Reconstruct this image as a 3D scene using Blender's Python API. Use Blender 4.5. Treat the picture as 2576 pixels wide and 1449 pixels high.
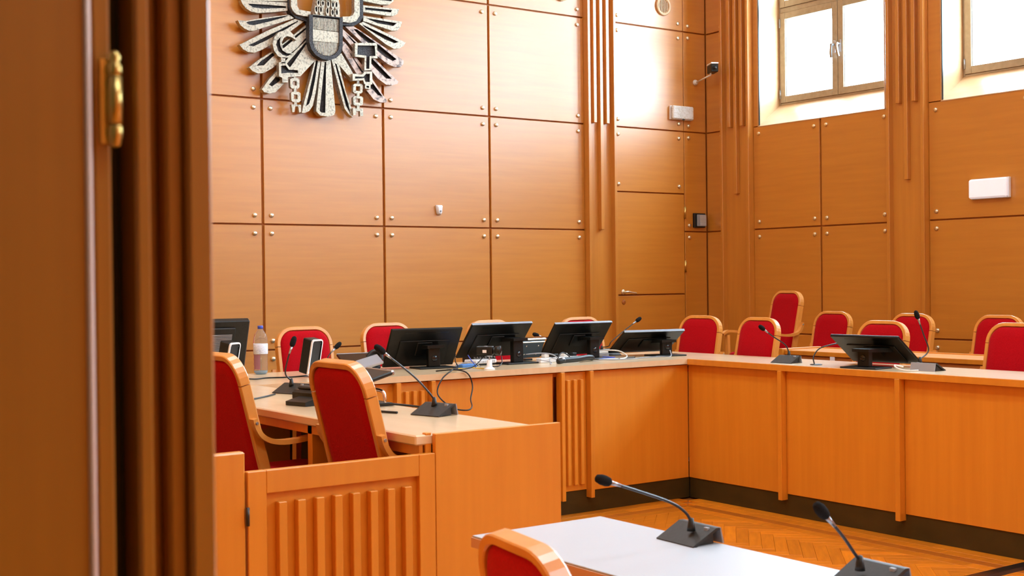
import bpy, bmesh, math, random
from mathutils import Vector, Matrix
random.seed(7)
for o in list(bpy.data.objects): bpy.data.objects.remove(o)
SC = bpy.context.scene
COL = SC.collection

# ------------------------------------------------------------------ camera
cam_d = bpy.data.cameras.new('camera'); cam = bpy.data.objects.new('camera', cam_d); COL.objects.link(cam)
cam_d.sensor_width = 36.0
cam_d.lens = 3231.0 / 2576.0 * 36.0
cam_d.clip_start = 0.02
YAW, PIT, ROL = math.radians(35.4711), math.radians(-0.3785), math.radians(-0.6367)
fw = Vector((math.sin(YAW)*math.cos(PIT), math.cos(YAW)*math.cos(PIT), math.sin(PIT)))
rt = Vector((math.cos(YAW), -math.sin(YAW), 0)); up = rt.cross(fw)
rt2 = math.cos(ROL)*rt + math.sin(ROL)*up; up2 = -math.sin(ROL)*rt + math.cos(ROL)*up
mw = Matrix((( rt2.x, up2.x, -fw.x, 0), (rt2.y, up2.y, -fw.y, 0), (rt2.z, up2.z, -fw.z, 1.5), (0, 0, 0, 1)))
cam.matrix_world = mw
cam_d.dof.use_dof = True
cam_d.dof.focus_distance = 9.0
cam_d.dof.aperture_fstop = 8.5
SC.camera = cam

# ------------------------------------------------------------------ world, exposure
W = bpy.data.worlds.new('world'); SC.world = W; W.use_nodes = True
bg = W.node_tree.nodes['Background']
bg.inputs[0].default_value = (1.0, 0.88, 0.50, 1); bg.inputs[1].default_value = 0.09
SC.view_settings.view_transform = 'Standard'; SC.view_settings.look = 'None'
SC.view_settings.exposure = 0.36; SC.view_settings.gamma = 1.0; SC.view_settings.use_curve_mapping = False
PANE = 22.0        # brightness of the frosted daylight panes
FILL_LEVEL = 46.0       # brightness of the added fill lamps

# ------------------------------------------------------------------ materials
def mat(name, col, rough=0.5, metal=0.0, spec=0.5, coat=0.0, coat_r=0.2, emis=None, es=0.0, trans=0.0, sheen=0.0, coat_ior=1.5):
    m = bpy.data.materials.new(name); m.use_nodes = True
    b = m.node_tree.nodes['Principled BSDF']
    b.inputs['Base Color'].default_value = (*col, 1)
    b.inputs['Roughness'].default_value = rough; b.inputs['Metallic'].default_value = metal
    b.inputs['Specular IOR Level'].default_value = spec
    b.inputs['Coat Weight'].default_value = coat; b.inputs['Coat Roughness'].default_value = coat_r
    b.inputs['Coat IOR'].default_value = coat_ior
    b.inputs['Transmission Weight'].default_value = trans
    b.inputs['Sheen Weight'].default_value = sheen
    if emis: b.inputs['Emission Color'].default_value = (*emis, 1); b.inputs['Emission Strength'].default_value = es
    return m
def noisy(m, col2, scale, fac=(0.35, 0.65), detail=4, rnd=0.0, bump=0.0, coord='Object', bscale=None, dist=0.0):
    nt = m.node_tree; b = nt.nodes['Principled BSDF']
    c1 = tuple(b.inputs['Base Color'].default_value)
    tc = nt.nodes.new('ShaderNodeTexCoord'); mp = nt.nodes.new('ShaderNodeMapping')
    mp.inputs['Scale'].default_value = scale
    n = nt.nodes.new('ShaderNodeTexNoise'); n.inputs['Scale'].default_value = 1.0; n.inputs['Detail'].default_value = detail
    n.inputs['Distortion'].default_value = dist
    r = nt.nodes.new('ShaderNodeValToRGB')
    r.color_ramp.elements[0].position = fac[0]; r.color_ramp.elements[1].position = fac[1]
    r.color_ramp.elements[0].color = c1; r.color_ramp.elements[1].color = (*col2, 1)
    nt.links.new(tc.outputs[coord], mp.inputs[0])
    if rnd:
        oi = nt.nodes.new('ShaderNodeObjectInfo'); vm = nt.nodes.new('ShaderNodeVectorMath'); vm.operation = 'SCALE'
        cx = nt.nodes.new('ShaderNodeCombineXYZ')
        for i in range(3): nt.links.new(oi.outputs['Random'], cx.inputs[i])
        vm.inputs['Scale'].default_value = 37.0
        nt.links.new(cx.outputs[0], vm.inputs[0]); nt.links.new(vm.outputs[0], mp.inputs['Location'])
        hs = nt.nodes.new('ShaderNodeHueSaturation')
        mr = nt.nodes.new('ShaderNodeMapRange'); mr.inputs['To Min'].default_value = 1 - rnd; mr.inputs['To Max'].default_value = 1 + rnd
        nt.links.new(oi.outputs['Random'], mr.inputs['Value']); nt.links.new(mr.outputs[0], hs.inputs['Value'])
        nt.links.new(r.outputs[0], hs.inputs['Color']); nt.links.new(hs.outputs[0], b.inputs['Base Color'])
    else:
        nt.links.new(r.outputs[0], b.inputs['Base Color'])
    nt.links.new(mp.outputs[0], n.inputs['Vector']); nt.links.new(n.outputs[0], r.inputs[0])
    if bump:
        n2 = n
        if bscale:
            n2 = nt.nodes.new('ShaderNodeTexNoise'); n2.inputs['Scale'].default_value = bscale; n2.inputs['Detail'].default_value = 3
            nt.links.new(tc.outputs[coord], n2.inputs['Vector'])
        bp = nt.nodes.new('ShaderNodeBump'); bp.inputs['Strength'].default_value = bump; bp.inputs['Distance'].default_value = 0.004
        nt.links.new(n2.outputs[0], bp.inputs['Height']); nt.links.new(bp.outputs[0], b.inputs['Normal'])
    return m
WA, WB = (0.78, 0.275, 0.012), (0.72, 0.235, 0.008)
M = {}
WH, WHB = (0.62, 0.236, 0.020), (0.56, 0.200, 0.014)
M['wood_h'] = noisy(mat('beech_veneer_horizontal', WH, 0.42, coat=1.0, coat_r=0.33, coat_ior=1.72), WHB, (1.6, 1.6, 26), (0.3, 0.7), 5, rnd=0.035)
M['wood_wv'] = noisy(mat('beech_wall_strip', WH, 0.42, coat=1.0, coat_r=0.33, coat_ior=1.72), WHB, (24, 24, 1.3), (0.3, 0.7), 5, rnd=0.02)
M['wood_v'] = noisy(mat('beech_veneer_vertical', (0.70, 0.258, 0.014), 0.45, coat=0.6, coat_r=0.33, coat_ior=1.6), (0.64, 0.222, 0.010), (24, 24, 1.3), (0.3, 0.7), 5, rnd=0.03)
M['wood_top'] = noisy(mat('beech_worktop', (0.76, 0.57, 0.35), 0.32, coat=0.7, coat_r=0.2), (0.70, 0.50, 0.29), (14, 3, 3), (0.3, 0.7), 4, rnd=0.02)
M['chair_wood'] = noisy(mat('chair_beech', (0.74, 0.31, 0.055), 0.36, coat=0.8, coat_r=0.25), (0.66, 0.25, 0.042), (12, 12, 4), (0.3, 0.7), 3)
M['wood_groove'] = mat('groove_beech', (0.42, 0.13, 0.02), 0.55)
M['door_wood'] = noisy(mat('entrance_door_beech', (0.42, 0.158, 0.002), 0.5, coat=0.5, coat_r=0.25), (0.37, 0.136, 0.002), (30, 30, 1.2), (0.3, 0.7), 4)
M['frame_wood'] = noisy(mat('window_frame_pale_oak', (0.44, 0.34, 0.22), 0.45), (0.37, 0.28, 0.17), (3, 20, 20), (0.3, 0.7), 4)
M['reveal_wood'] = noisy(mat('reveal_beech', (0.66, 0.42, 0.22), 0.4, coat=0.3), (0.60, 0.36, 0.18), (3, 3, 20), (0.3, 0.7), 4)
M['plank'] = noisy(mat('parquet_oak', (0.78, 0.245, 0.008), 0.36, coat=0.2, coat_r=0.16), (0.56, 0.160, 0.005), (5, 40, 40), (0.25, 0.75), 5, rnd=0.19)
M['plank_dark'] = noisy(mat('parquet_border_oak', (0.52, 0.15, 0.008), 0.36, coat=0.2), (0.42, 0.11, 0.006), (5, 40, 40), (0.3, 0.7), 4, rnd=0.1)
M['plinth'] = noisy(mat('plinth_dark', (0.060, 0.036, 0.008), 0.40, spec=0.3), (0.040, 0.026, 0.006), (5, 5, 9), (0.3, 0.7), 5)
M['plaster'] = noisy(mat('plaster_white', (0.86, 0.82, 0.76), 0.8), (0.83, 0.79, 0.73), (1, 1, 1))
M['red'] = noisy(mat('red_upholstery', (0.46, 0.003, 0.009), 0.9, spec=0.08, sheen=0.03), (0.37, 0.002, 0.006), (160, 160, 160), (0.3, 0.7), 2, bump=0.25)
M['brass'] = mat('brass', (0.86, 0.80, 0.60), 0.34, 0.92)
M['podium_shade'] = noisy(mat('podium_shade_brown', (0.055, 0.035, 0.025), 0.95), (0.04, 0.025, 0.018), (60, 60, 60))  # dark brown puts the shade under the clerk desk into the podium colour
M['brass_dull'] = mat('brass_dull', (0.70, 0.50, 0.16), 0.35, 1.0)
M['black'] = noisy(mat('black_plastic', (0.009, 0.009, 0.008), 0.4, spec=0.35), (0.014, 0.014, 0.013), (60, 60, 60))
M['mon_black'] = noisy(mat('monitor_black', (0.005, 0.005, 0.004), 0.34, spec=0.3), (0.008, 0.008, 0.007), (90, 90, 90))
M['black_gloss'] = mat('black_gloss', (0.008, 0.008, 0.010), 0.16)
M['charcoal'] = noisy(mat('charcoal_metal', (0.022, 0.020, 0.017), 0.5, 0.0, spec=0.35), (0.03, 0.027, 0.023), (80, 80, 80))
M['foam'] = noisy(mat('foam_black', (0.008, 0.008, 0.009), 0.95, spec=0.1), (0.018, 0.018, 0.018), (500, 500, 500), bump=0.5)
M['steel'] = mat('brushed_steel', (0.42, 0.44, 0.48), 0.32, 0.9)
M['steel_dark'] = mat('gooseneck_steel', (0.05, 0.05, 0.052), 0.34, 0.6)
M['plate_grey'] = mat('mic_plate_grey', (0.30, 0.31, 0.34), 0.4, 0.2)
M['edge_sheen'] = mat('monitor_edge_sheen', (0.30, 0.34, 0.40), 0.3, 0.5)  # pale grey-blue paints a reflection along tilted monitor tops
M['bead'] = mat('painted_edge_sheen', (0.80, 0.62, 0.55), 0.4)  # pale colour paints the window sheen on the door leaf edge
M['chrome'] = mat('chrome', (0.75, 0.77, 0.80), 0.12, 1.0)
M['white_pl'] = mat('white_plastic', (0.84, 0.84, 0.86), 0.35)
M['grey_pl'] = mat('grey_plastic', (0.30, 0.31, 0.33), 0.4)
M['blue_pl'] = mat('blue_plastic', (0.08, 0.22, 0.55), 0.4)
M['slate'] = mat('slate_metal', (0.035, 0.06, 0.085), 0.3, 0.4)
M['laminate'] = noisy(mat('white_laminate', (0.47, 0.51, 0.56), 0.35), (0.455, 0.495, 0.545), (3, 3, 3))
M['edge_beech'] = mat('pink_beech_edging', (0.62, 0.34, 0.22), 0.5)
M['bronze'] = noisy(mat('cast_bronze_pale', (0.50, 0.44, 0.34), 0.42, 0.6), (0.09, 0.08, 0.075), (60, 60, 60), (0.48, 0.78), 8, bump=0.5)
M['bronze_warm'] = noisy(mat('cast_bronze_tarnished', (0.50, 0.36, 0.30), 0.42, 0.5), (0.10, 0.08, 0.08), (30, 30, 30), (0.48, 0.68), 6, bump=0.5)
M['bronze_dark'] = noisy(mat('cast_bronze_recess', (0.030, 0.030, 0.034), 0.55, 0.3), (0.13, 0.13, 0.14), (120, 120, 120), (0.45, 0.8), 5, bump=0.8)
M['pane'] = mat('frosted_daylight_pane', (0.8, 0.85, 0.9), 0.3, emis=(0.58, 0.82, 1.0), es=PANE)
M['lamp_on'] = mat('lit_diffuser', (0.9, 0.9, 0.95), 0.3, emis=(0.86, 0.90, 1.0), es=0.32)
M['lamp_fill'] = mat('fill_lamp_diffuser', (0.9, 0.9, 0.9), 0.4, emis=(0.76, 0.90, 1.0), es=FILL_LEVEL)
M['diffuser'] = noisy(mat('unlit_diffuser', (0.74, 0.72, 0.68), 0.22), (0.62, 0.58, 0.50), (70, 70, 70), (0.45, 0.6))
M['pet'] = mat('bottle_pet', (0.86, 0.92, 0.93), 0.06, trans=0.92, spec=0.5)
M['pet'].node_tree.nodes['Principled BSDF'].inputs['IOR'].default_value = 1.12
M['water'] = mat('bottle_base_blue', (0.45, 0.70, 0.90), 0.1, trans=0.6)
M['label'] = noisy(mat('bottle_label', (0.80, 0.84, 0.95), 0.5), (0.55, 0.60, 0.80), (120, 120, 300), (0.55, 0.62), 2)
M['label_red'] = mat('bottle_back_label', (0.55, 0.16, 0.22), 0.5)
M['cap'] = mat('bottle_cap_blue', (0.06, 0.10, 0.55), 0.4)
M['cable_w'] = mat('cable_white', (0.75, 0.72, 0.66), 0.45)
M['cable_y'] = mat('cable_yellow', (0.75, 0.48, 0.03), 0.45)
M['cable_b'] = mat('cable_blue', (0.03, 0.07, 0.5), 0.45)
M['cable_g'] = mat('cable_grey', (0.32, 0.33, 0.36), 0.4)

# ------------------------------------------------------------------ mesh helpers
class B:
    def __init__(s): s.bm = bmesh.new()
    def box(s, x0, x1, y0, y1, z0, z1, bev=0.0, mi=0):
        vs = [s.bm.verts.new((x, y, z)) for x in (x0, x1) for y in (y0, y1) for z in (z0, z1)]
        fs = [(0, 1, 3, 2), (4, 6, 7, 5), (0, 4, 5, 1), (2, 3, 7, 6), (0, 2, 6, 4), (1, 5, 7, 3)]
        F = [s.bm.faces.new([vs[i] for i in f]) for f in fs]
        for f in F: f.material_index = mi
        if bev:
            es = list({e for f in F for e in f.edges})
            r = bmesh.ops.bevel(s.bm, geom=es, offset=bev, segments=1, affect='EDGES', clamp_overlap=True)
            for f in r['faces']: f.material_index = mi
        return s
    def prism(s, pts, axis, a, b, mi=0):
        """extrude a closed polygon along 'x','y' or 'z' from a to b"""
        def P(p, t):
            return {'x': (t, p[0], p[1]), 'y': (p[0], t, p[1]), 'z': (p[0], p[1], t)}[axis]
        v0 = [s.bm.verts.new(P(p, a)) for p in pts]; v1 = [s.bm.verts.new(P(p, b)) for p in pts]
        n = len(pts); F = [s.bm.faces.new(v0), s.bm.faces.new(v1[::-1])]
        for i in range(n): F.append(s.bm.faces.new((v0[i], v1[i], v1[(i+1) % n], v0[(i+1) % n])))
        for f in F: f.material_index = mi
        return s
    def cyl(s, p0, p1, r0, r1=None, seg=16, mi=0, smooth=True):
        r1 = r0 if r1 is None else r1
        return s.sweep([p0, p1], None, None, radii=[r0, r1], seg=seg, mi=mi)
    def sweep(s, pts, nvec, section, radii=None, seg=10, mi=0, closed=False):
        """tube along pts (round when section is None) with end caps"""
        pts = [Vector(p) for p in pts]; n = len(pts); rings = []
        ref = Vector(nvec) if nvec is not None else None
        prev = None
        for i, p in enumerate(pts):
            if closed: t = pts[(i+1) % n] - pts[i-1]
            else: t = pts[min(i+1, n-1)] - pts[max(i-1, 0)]
            if t.length < 1e-9: t = Vector((0, 0, 1))
            t.normalize()
            if ref is not None: N = ref - t*ref.dot(t); N.normalize()
            else:
                if prev is None: prev = Vector((0, 0, 1)) if abs(t.z) < 0.9 else Vector((1, 0, 0))
                N = prev - t*prev.dot(t)
                if N.length < 1e-6: N = t.orthogonal()
                N.normalize(); prev = N
            Bv = t.cross(N)
            if section is None:
                r = radii[i] if isinstance(radii, (list, tuple)) else radii
                rings.append([s.bm.verts.new(p + (math.cos(a)*N + math.sin(a)*Bv)*r) for a in [2*math.pi*k/seg for k in range(seg)]])
            else:
                rings.append([s.bm.verts.new(p + Bv*a + N*b) for a, b in section])
        m = len(rings[0]); F = []
        for i in range(n if closed else n-1):
            A, C = rings[i], rings[(i+1) % n]
            for k in range(m): F.append(s.bm.faces.new((A[k], A[(k+1) % m], C[(k+1) % m], C[k])))
        for f in F:
            f.smooth = (section is None)
        if not closed: F += [s.bm.faces.new(rings[0][::-1]), s.bm.faces.new(rings[-1])]
        for f in F: f.material_index = mi
        return s
    def lathe(s, prof, c=(0, 0, 0), seg=24, mi=0, axis='z'):
        rings = []
        for r, h in prof:
            ring = []
            for k in range(seg):
                a = 2*math.pi*k/seg; x, y = r*math.cos(a), r*math.sin(a)
                v = {'z': (x, y, h), 'x': (h, x, y), 'y': (x, h, y)}[axis]
                ring.append(s.bm.verts.new((c[0]+v[0], c[1]+v[1], c[2]+v[2])))
            rings.append(ring)
        for A, C in zip(rings[:-1], rings[1:]):
            for k in range(seg):
                f = s.bm.faces.new((A[k], A[(k+1) % seg], C[(k+1) % seg], C[k])); f.smooth = True; f.material_index = mi
        for R in (rings[0], rings[-1]):
            f = s.bm.faces.new(R); f.material_index = mi
        return s
    def plate(s, outer, inner, y0, y1, yr=None, mi=0, mr=1):
        """flat cast shape in the x-z plane: front at y0, back at y1; inner = recess at depth yr, or a through hole when yr is None"""
        bm = s.bm
        def loop(pts, y): return [bm.verts.new((p[0], y, p[1])) for p in pts]
        o0, o1 = loop(outer, y0), loop(outer, y1)
        n = len(outer)
        for i in range(n):
            bm.faces.new((o0[i], o0[(i+1) % n], o1[(i+1) % n], o1[i])).material_index = mr if yr is not None and False else mi
        def ed(l): return [bm.edges.get((l[i], l[(i+1) % len(l)])) or bm.edges.new((l[i], l[(i+1) % len(l)])) for i in range(len(l))]
        def fill(loops):
            es = []
            for l in loops: es += ed(l)
            r = bmesh.ops.triangle_fill(bm, use_beauty=True, use_dissolve=False, edges=es, normal=(0, -1, 0))
            for g in r['geom']:
                if isinstance(g, bmesh.types.BMFace): g.material_index = mi
        if inner is None:
            fill([o0]); fill([o1])
        else:
            i0 = loop(inner, y0); m = len(inner)
            i1 = loop(inner, yr if yr is not None else y1)
            for i in range(m):
                bm.faces.new((i0[(i+1) % m], i0[i], i1[i], i1[(i+1) % m])).material_index = mr
            fill([o0, i0])
            if yr is not None:
                es = ed(i1)
                r = bmesh.ops.triangle_fill(bm, use_beauty=True, use_dissolve=False, edges=es, normal=(0, -1, 0))
                for g in r['geom']:
                    if isinstance(g, bmesh.types.BMFace): g.material_index = mr
                fill([o1])
            else: fill([o1, i1])
        return s
    def mesh(s, name, mats):
        bmesh.ops.recalc_face_normals(s.bm, faces=s.bm.faces)
        me = bpy.data.meshes.new(name); s.bm.to_mesh(me); s.bm.free()
        for m in (mats if isinstance(mats, (list, tuple)) else [mats]): me.materials.append(M[m] if isinstance(m, str) else m)
        return me

def wmat(o):
    m = Matrix.Identity(4); chain = []
    while o: chain.append(o); o = o.parent
    for c in reversed(chain): m = m @ (Matrix.Translation(c.location) @ c.rotation_euler.to_matrix().to_4x4())
    return m
def link(name, me, parent=None, loc=(0, 0, 0), rot=(0, 0, 0)):
    o = bpy.data.objects.new(name, me); COL.objects.link(o)
    o.location = loc; o.rotation_euler = rot
    if parent: o.parent = parent
    return o
def part(name, b, mats, parent=None, w=False, **kw):
    """link a B as one mesh object; w=True: its coordinates are world ones"""
    if w and parent:
        b.bm.transform(wmat(parent).inverted())
    return link(name, b.mesh(name, mats), parent, **kw)
def tag(o, label=None, cat=None, group=None, kind=None):
    if label: o['label'] = label
    if cat: o['category'] = cat
    if group: o['group'] = group
    if kind: o['kind'] = kind
    return o
def thing(name, label, cat, loc=(0, 0, 0), rz=0.0, group=None):
    o = bpy.data.objects.new(name, None); COL.objects.link(o)
    o.location = loc; o.rotation_euler = (0, 0, rz); o.empty_display_size = 0.1
    return tag(o, label, cat, group)
def copy_tree(o, parent=None):
    c = o.copy(); COL.objects.link(c)
    if parent: c.parent = parent
    for ch in list(o.children): copy_tree(ch, c)
    return c
def struct(name, b, mats): return tag(part(name, b, mats), kind='structure')
def smooth_path(pts, n=6, closed=False):
    P = [Vector(p) for p in pts]; out = []; L = len(P)
    for i in range(L if closed else L-1):
        if closed: p0, p1, p2, p3 = P[i-1], P[i], P[(i+1) % L], P[(i+2) % L]
        else: p0, p1, p2, p3 = P[max(i-1, 0)], P[i], P[i+1], P[min(i+2, L-1)]
        for k in range(n):
            t = k/n
            out.append(0.5*((2*p1) + (p2-p0)*t + (2*p0-5*p1+4*p2-p3)*t*t + (3*p1-p0-3*p2+p3)*t**3))
    if not closed: out.append(P[-1])
    return out

# ================================================================== ROOM
D, XR = 9.80, 9.508               # faces of the back and right panelling
CEIL, PZ = 6.2, 0.24              # ceiling height, podium height
ROWS = [0.24, 0.94, 1.977, 3.011, 4.045, 5.08, 6.12]

# ---- floor with herringbone parquet
fl = struct('floor', B().box(-2.0, 9.9, -4.2, 10.2, -0.12, -0.012), 'wood_groove')
PL, PW = 0.42, 0.07
pm = B().box(-PL/2+.0007, PL/2-.0007, -PW/2+.0006, PW/2-.0006, -0.014, 0, 0.0008).mesh('plank', 'plank')
rest = B(); npl = 0
c45 = math.sqrt(0.5)
def on_floor(x, y): return -1.5 < x < 9.3 and -4 < y < 9.6
def shown(x, y): return 2.75 < x < 5.70 and 2.9 < y < 6.12
for i in range(-120, 121):
    for j in range(-40, 41):
        # herringbone unit cell in plank axes (u, v), turned by 45 degrees
        for (u, v, a) in ((i*PW + j*PL, i*PW - j*PL, 0.0), (i*PW + j*PL + (PL+PW)/2, i*PW - j*PL + (PW-PL)/2, math.pi/2)):
            x = 4.2 + (u - v)*c45; y = 4.2 + (u + v)*c45
            if not on_floor(x, y): continue
            if x > 5.95 or y > 6.33: continue
            ang = a + math.pi/4
            if shown(x, y) and npl < 285:
                link('plank', pm, fl, (x, y, random.uniform(-0.0004, 0)), (0, 0, ang)); npl += 1
            else:
                ca, sa = math.cos(ang), math.sin(ang); dx, dy = PL/2-.001, PW/2-.001
                vs = [rest.bm.verts.new((x + p*ca - q*sa, y + p*sa + q*ca, -0.0005)) for p, q in ((-dx, -dy), (dx, -dy), (dx, dy), (-dx, dy))]
                rest.bm.faces.new(vs)
tag(part('parquet_planks', rest, 'plank', fl), kind='stuff')
for k, (x0, x1, mt) in enumerate(((5.71, 5.80, 'plank'), (5.80, 5.88, 'plank_dark'), (5.88, 5.97, 'plank'), (5.97, 6.07, 'plank'))):
    y = -1.0 + 0.13*k
    while y < 6.44:
        y2 = min(y + 0.72, 6.1 + (x0 - 5.71) if y + .72 > 6.0 else y + 0.72)
        if y2 - y > 0.05: part('border_plank', B().box(x0+.001, x1-.001, y, y2-.002, -0.014, 0.0004, 0.001), mt, fl)
        y = y2 if y2 > y + .05 else 99
for k, (y0, y1, mt) in enumerate(((6.10, 6.19, 'plank'), (6.19, 6.27, 'plank_dark'), (6.27, 6.36, 'plank'), (6.36, 6.46, 'plank'))):
    x = 2.9 + 0.17*k
    while x < 5.71 + (y0 - 6.10):
        x2 = min(x + 0.72, 5.71 + (y0 - 6.10))
        part('border_plank', B().box(x, x2-.002, y0+.001, y1-.001, -0.014, 0.0004, 0.001), mt, fl); x = x2 if x2 > x else 99

# ---- podium behind the benches
pod = struct('podium', B().box(0.5, 9.5, 6.475, 9.79, 0, PZ).box(6.09, 9.5, 1.0, 6.474, 0, PZ).box(0.5, 2.97, 3.925, 6.474, 0, PZ), 'podium_shade')
struct('platform_step', B().box(7.95, 9.46, 7.22, 9.0, PZ, PZ + 0.165, 0.004), 'wood_v')

# ---- ceiling and the walls out of view
struct('ceiling', B().box(0.3, 9.95, -4.2, 10.1, CEIL, CEIL+0.1), 'plaster')
struct('wall_front', B().box(0.3, 9.95, -4.2, -4.1, 0, CEIL), 'wood_v')
struct('wall_left', B().box(0.396, 0.468, 1.201, 10.1, 0, CEIL).box(0.396, 0.468, -4.1, -0.251, 0, CEIL).box(0.396, 0.468, -0.251, 1.201, 2.301, CEIL), 'wood_v')

# ---- back wall
STUD = None
def stud_mesh():
    b = B(); b.lathe([(0.0001, -0.016), (0.012, -0.0155), (0.0175, -0.012), (0.0195, -0.004), (0.0195, 0.004)], seg=14, axis='y')
    return b.mesh('stud', 'brass')
STUD = stud_mesh()
def studs(parent, pts, wall):
    for (u, z) in pts:
        if wall == 'back': link('stud', STUD, parent, (u, D, z), (0, random.uniform(0, 6), 0))
        else: link('stud', STUD, parent, (XR, u, z), (0, 0, -math.pi/2))
wb = struct('wall_back', B().box(0.47, 9.95, D+0.024, D+0.26, 0, CEIL), 'wood_groove')
GX, GZ = 0.011, 0.0065
def back_panel(x0, x1, z0, z1, corners='abcd', off=0.075, gx=(GX, GX), gz=(GZ, GZ), name='wall_panel'):
    p = part(name, B().box(x0+gx[0], x1-gx[1], D, D+0.024, z0+gz[0], z1-gz[1], 0.0025), 'wood_h', wb)
    o = off; pts = []
    if 'a' in corners: pts.append((x0+o, z1-o))
    if 'b' in corners: pts.append((x1-o, z1-o))
    if 'c' in corners: pts.append((x0+o, z0+o))
    if 'd' in corners: pts.append((x1-o, z0+o))
    studs(p, pts, 'back'); return p
COLS = [0.47, 1.05, 2.19, 3.335, 4.474, 5.618, 6.746]
for a, b_ in zip(COLS, COLS[1:] + [7.866]):
    for z0, z1 in zip(ROWS, ROWS[1:]):
        vis = b_ > 4.0 and z0 < 4.3
        back_panel(a, b_, z0, z1, 'abcd' if vis else '', gx=(GX, GX if b_ < 7.8 else 0.001))
# panels over and beside the door
back_panel(8.222, 9.190, 2.365, 3.011, 'abcd', gx=(0.001, 0.004))
back_panel(8.222, 9.190, 3.011, 4.045, 'abcd', gx=(0.001, 0.004))
back_panel(8.222, 9.190, 4.045, 5.08, 'acd', gx=(0.001, 0.004))
back_panel(8.222, 9.190, 5.08, 6.12, '', gx=(0.001, 0.004))
for z0, z1 in zip(ROWS, ROWS[1:]):
    back_panel(9.190, 9.508, z0, z1, 'ac' if z0 < 4.3 else '', off=0.062, gx=(0.004, 0.008))
def pilaster(parent, wall, lo, hi, rib_c, rib_z, prot=0.074):
    """recessed board between two edge strips, three raised ribs"""
    def bx(a, b, p0, p1, z0, z1, bev):
        return B().box(a, b, D-p1, D-p0, z0, z1, bev) if wall == 'back' else B().box(XR-p1, XR-p0, a, b, z0, z1, bev)
    p = part('pilaster', bx(lo+.03, hi-.03, -0.02, 0.0135, PZ, 6.1, 0.0), 'wood_wv', parent)
    part('edge_strip', bx(lo, lo+.032, -0.02, prot, PZ, 6.1, 0.003), 'wood_wv', p)
    part('edge_strip', bx(hi-.032, hi, -0.02, prot, PZ, 6.1, 0.003), 'wood_wv', p)
    for c, z in zip(rib_c, rib_z):
        part('rib', bx(c-.019, c+.019, 0.0135, 0.060, z, 6.1, 0.003), 'wood_wv', p)
    return p
pilaster(wb, 'back', 7.866, 8.222, (7.966, 8.046, 8.126), (3.025, 1.98, 3.025))

# ---- door in the back wall
dr = tag(thing('door_1', None, None, (8.226, D, PZ)), kind='structure')
for z0, z1 in ((PZ, 1.331), (1.331, 2.365)):
    part('door_panel', B().box(8.234, 9.184, D-0.001, D+0.022, z0+.007, z1-.007, 0.003), 'wood_h', dr, w=True)
lv = part('lever_handle', B().lathe([(0.0001, -0.008), (0.020, -0.008), (0.026, -0.003), (0.026, 0)], (8.345, D-0.001, 1.362), 18, axis='y')
     .cyl((8.345, D, 1.362), (8.345, D-0.055, 1.362), 0.010).sweep(smooth_path([(8.338, D-.052, 1.362), (8.37, D-.055, 1.364), (8.42, D-.053, 1.356), (8.475, D-.048, 1.349)]), None, None, 0.0095), 'brass', dr, w=True)
part('keyhole_rosette', B().lathe([(0.0001, -0.006), (0.022, -0.006), (0.026, 0)], (8.352, D-0.001, 1.262), 18, axis='y'), 'wood_groove', dr, w=True)
for z in (2.173, 1.617, 0.62):
    part('hinge', B().cyl((9.187, D-0.010, z-0.06), (9.187, D-0.010, z+0.06), 0.011), 'brass_dull', dr, w=True)

# ---- right wall with windows
PIL = [(9.125, 9.525), (7.035, 7.435), (4.945, 5.345), (2.855, 3.255), (0.765, 1.165), (-1.325, -0.925), (-3.415, -3.015)]
OPEN = [(7.495, 9.060), (5.42, 6.907), (3.33, 4.86), (1.24, 2.77), (-0.85, 0.68), (-2.94, -1.41)]
SILL, HEAD = 3.005, 5.45
b = B().box(XR+0.024, 9.95, -4.1, 10.05, 0, SILL).box(XR+0.024, 9.95, -4.1, 10.05, HEAD, CEIL)
ys = [-4.1] + [v for o in reversed(OPEN) for v in o] + [10.05]
for a, c in zip(ys[0::2], ys[1::2]): b.box(XR+0.024, 9.95, a, c, SILL, HEAD)
wr = struct('wall_right', b, 'wood_groove')
def right_panel(y0, y1, z0, z1, corners='', off=0.075, gy=(GX, GX), gz=(GZ, GZ)):
    p = part('wall_panel', B().box(XR, XR+0.024, y0+gy[0], y1-gy[1], z0+gz[0], z1-gz[1], 0.0025), 'wood_h', wr)
    o = off; pts = []
    if 'a' in corners: pts.append((y1-o, z1-o))      # far side
    if 'b' in corners: pts.append((y0+o, z1-o))
    if 'c' in corners: pts.append((y1-o, z0+o))
    if 'd' in corners: pts.append((y0+o, z0+o))
    studs(p, pts, 'right'); return p
for z0, z1 in zip(ROWS, ROWS[1:]):
    right_panel(9.525, D, z0, z1, 'bd' if z0 < 4.3 else '', off=0.045, gy=(0.001, 0.008))
for k, (p0, p1) in enumerate(PIL):
    c = (p0+p1)/2
    pilaster(wr, 'right', p0, p1, (c+0.085, c, c-0.085), (3.03, 2.347, 3.03))
bays = [(PIL[i+1][1], PIL[i][0]) for i in range(6)]
for k, ((y0, y1), (o0, o1)) in enumerate(zip(bays, OPEN)):
    mid = [8.258] if k == 0 else ([6.02] if k == 1 else [(y0+y1)/2])
    cuts = [y0] + mid + [y1]
    for a, c in zip(cuts, cuts[1:]):
        for z0, z1 in zip(ROWS[:3], ROWS[1:4]):
            near = k < 3
            right_panel(a, c, z0, z1, 'abcd' if near else '', gy=(0.002 if a == y0 else GX, 0.002 if c == y1 else GX), gz=(GZ, GZ if z1 < 3 else 0.008))
    for a, c in ((y0, o0), (o1, y1)):
        if c - a > 0.012: right_panel(a, c, SILL, HEAD, '', gy=(0.001, 0.001), gz=(0.006, 0))
    right_panel(y0, y1, HEAD, 6.12, '')
GX0, GX1 = 9.80, 9.855
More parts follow.
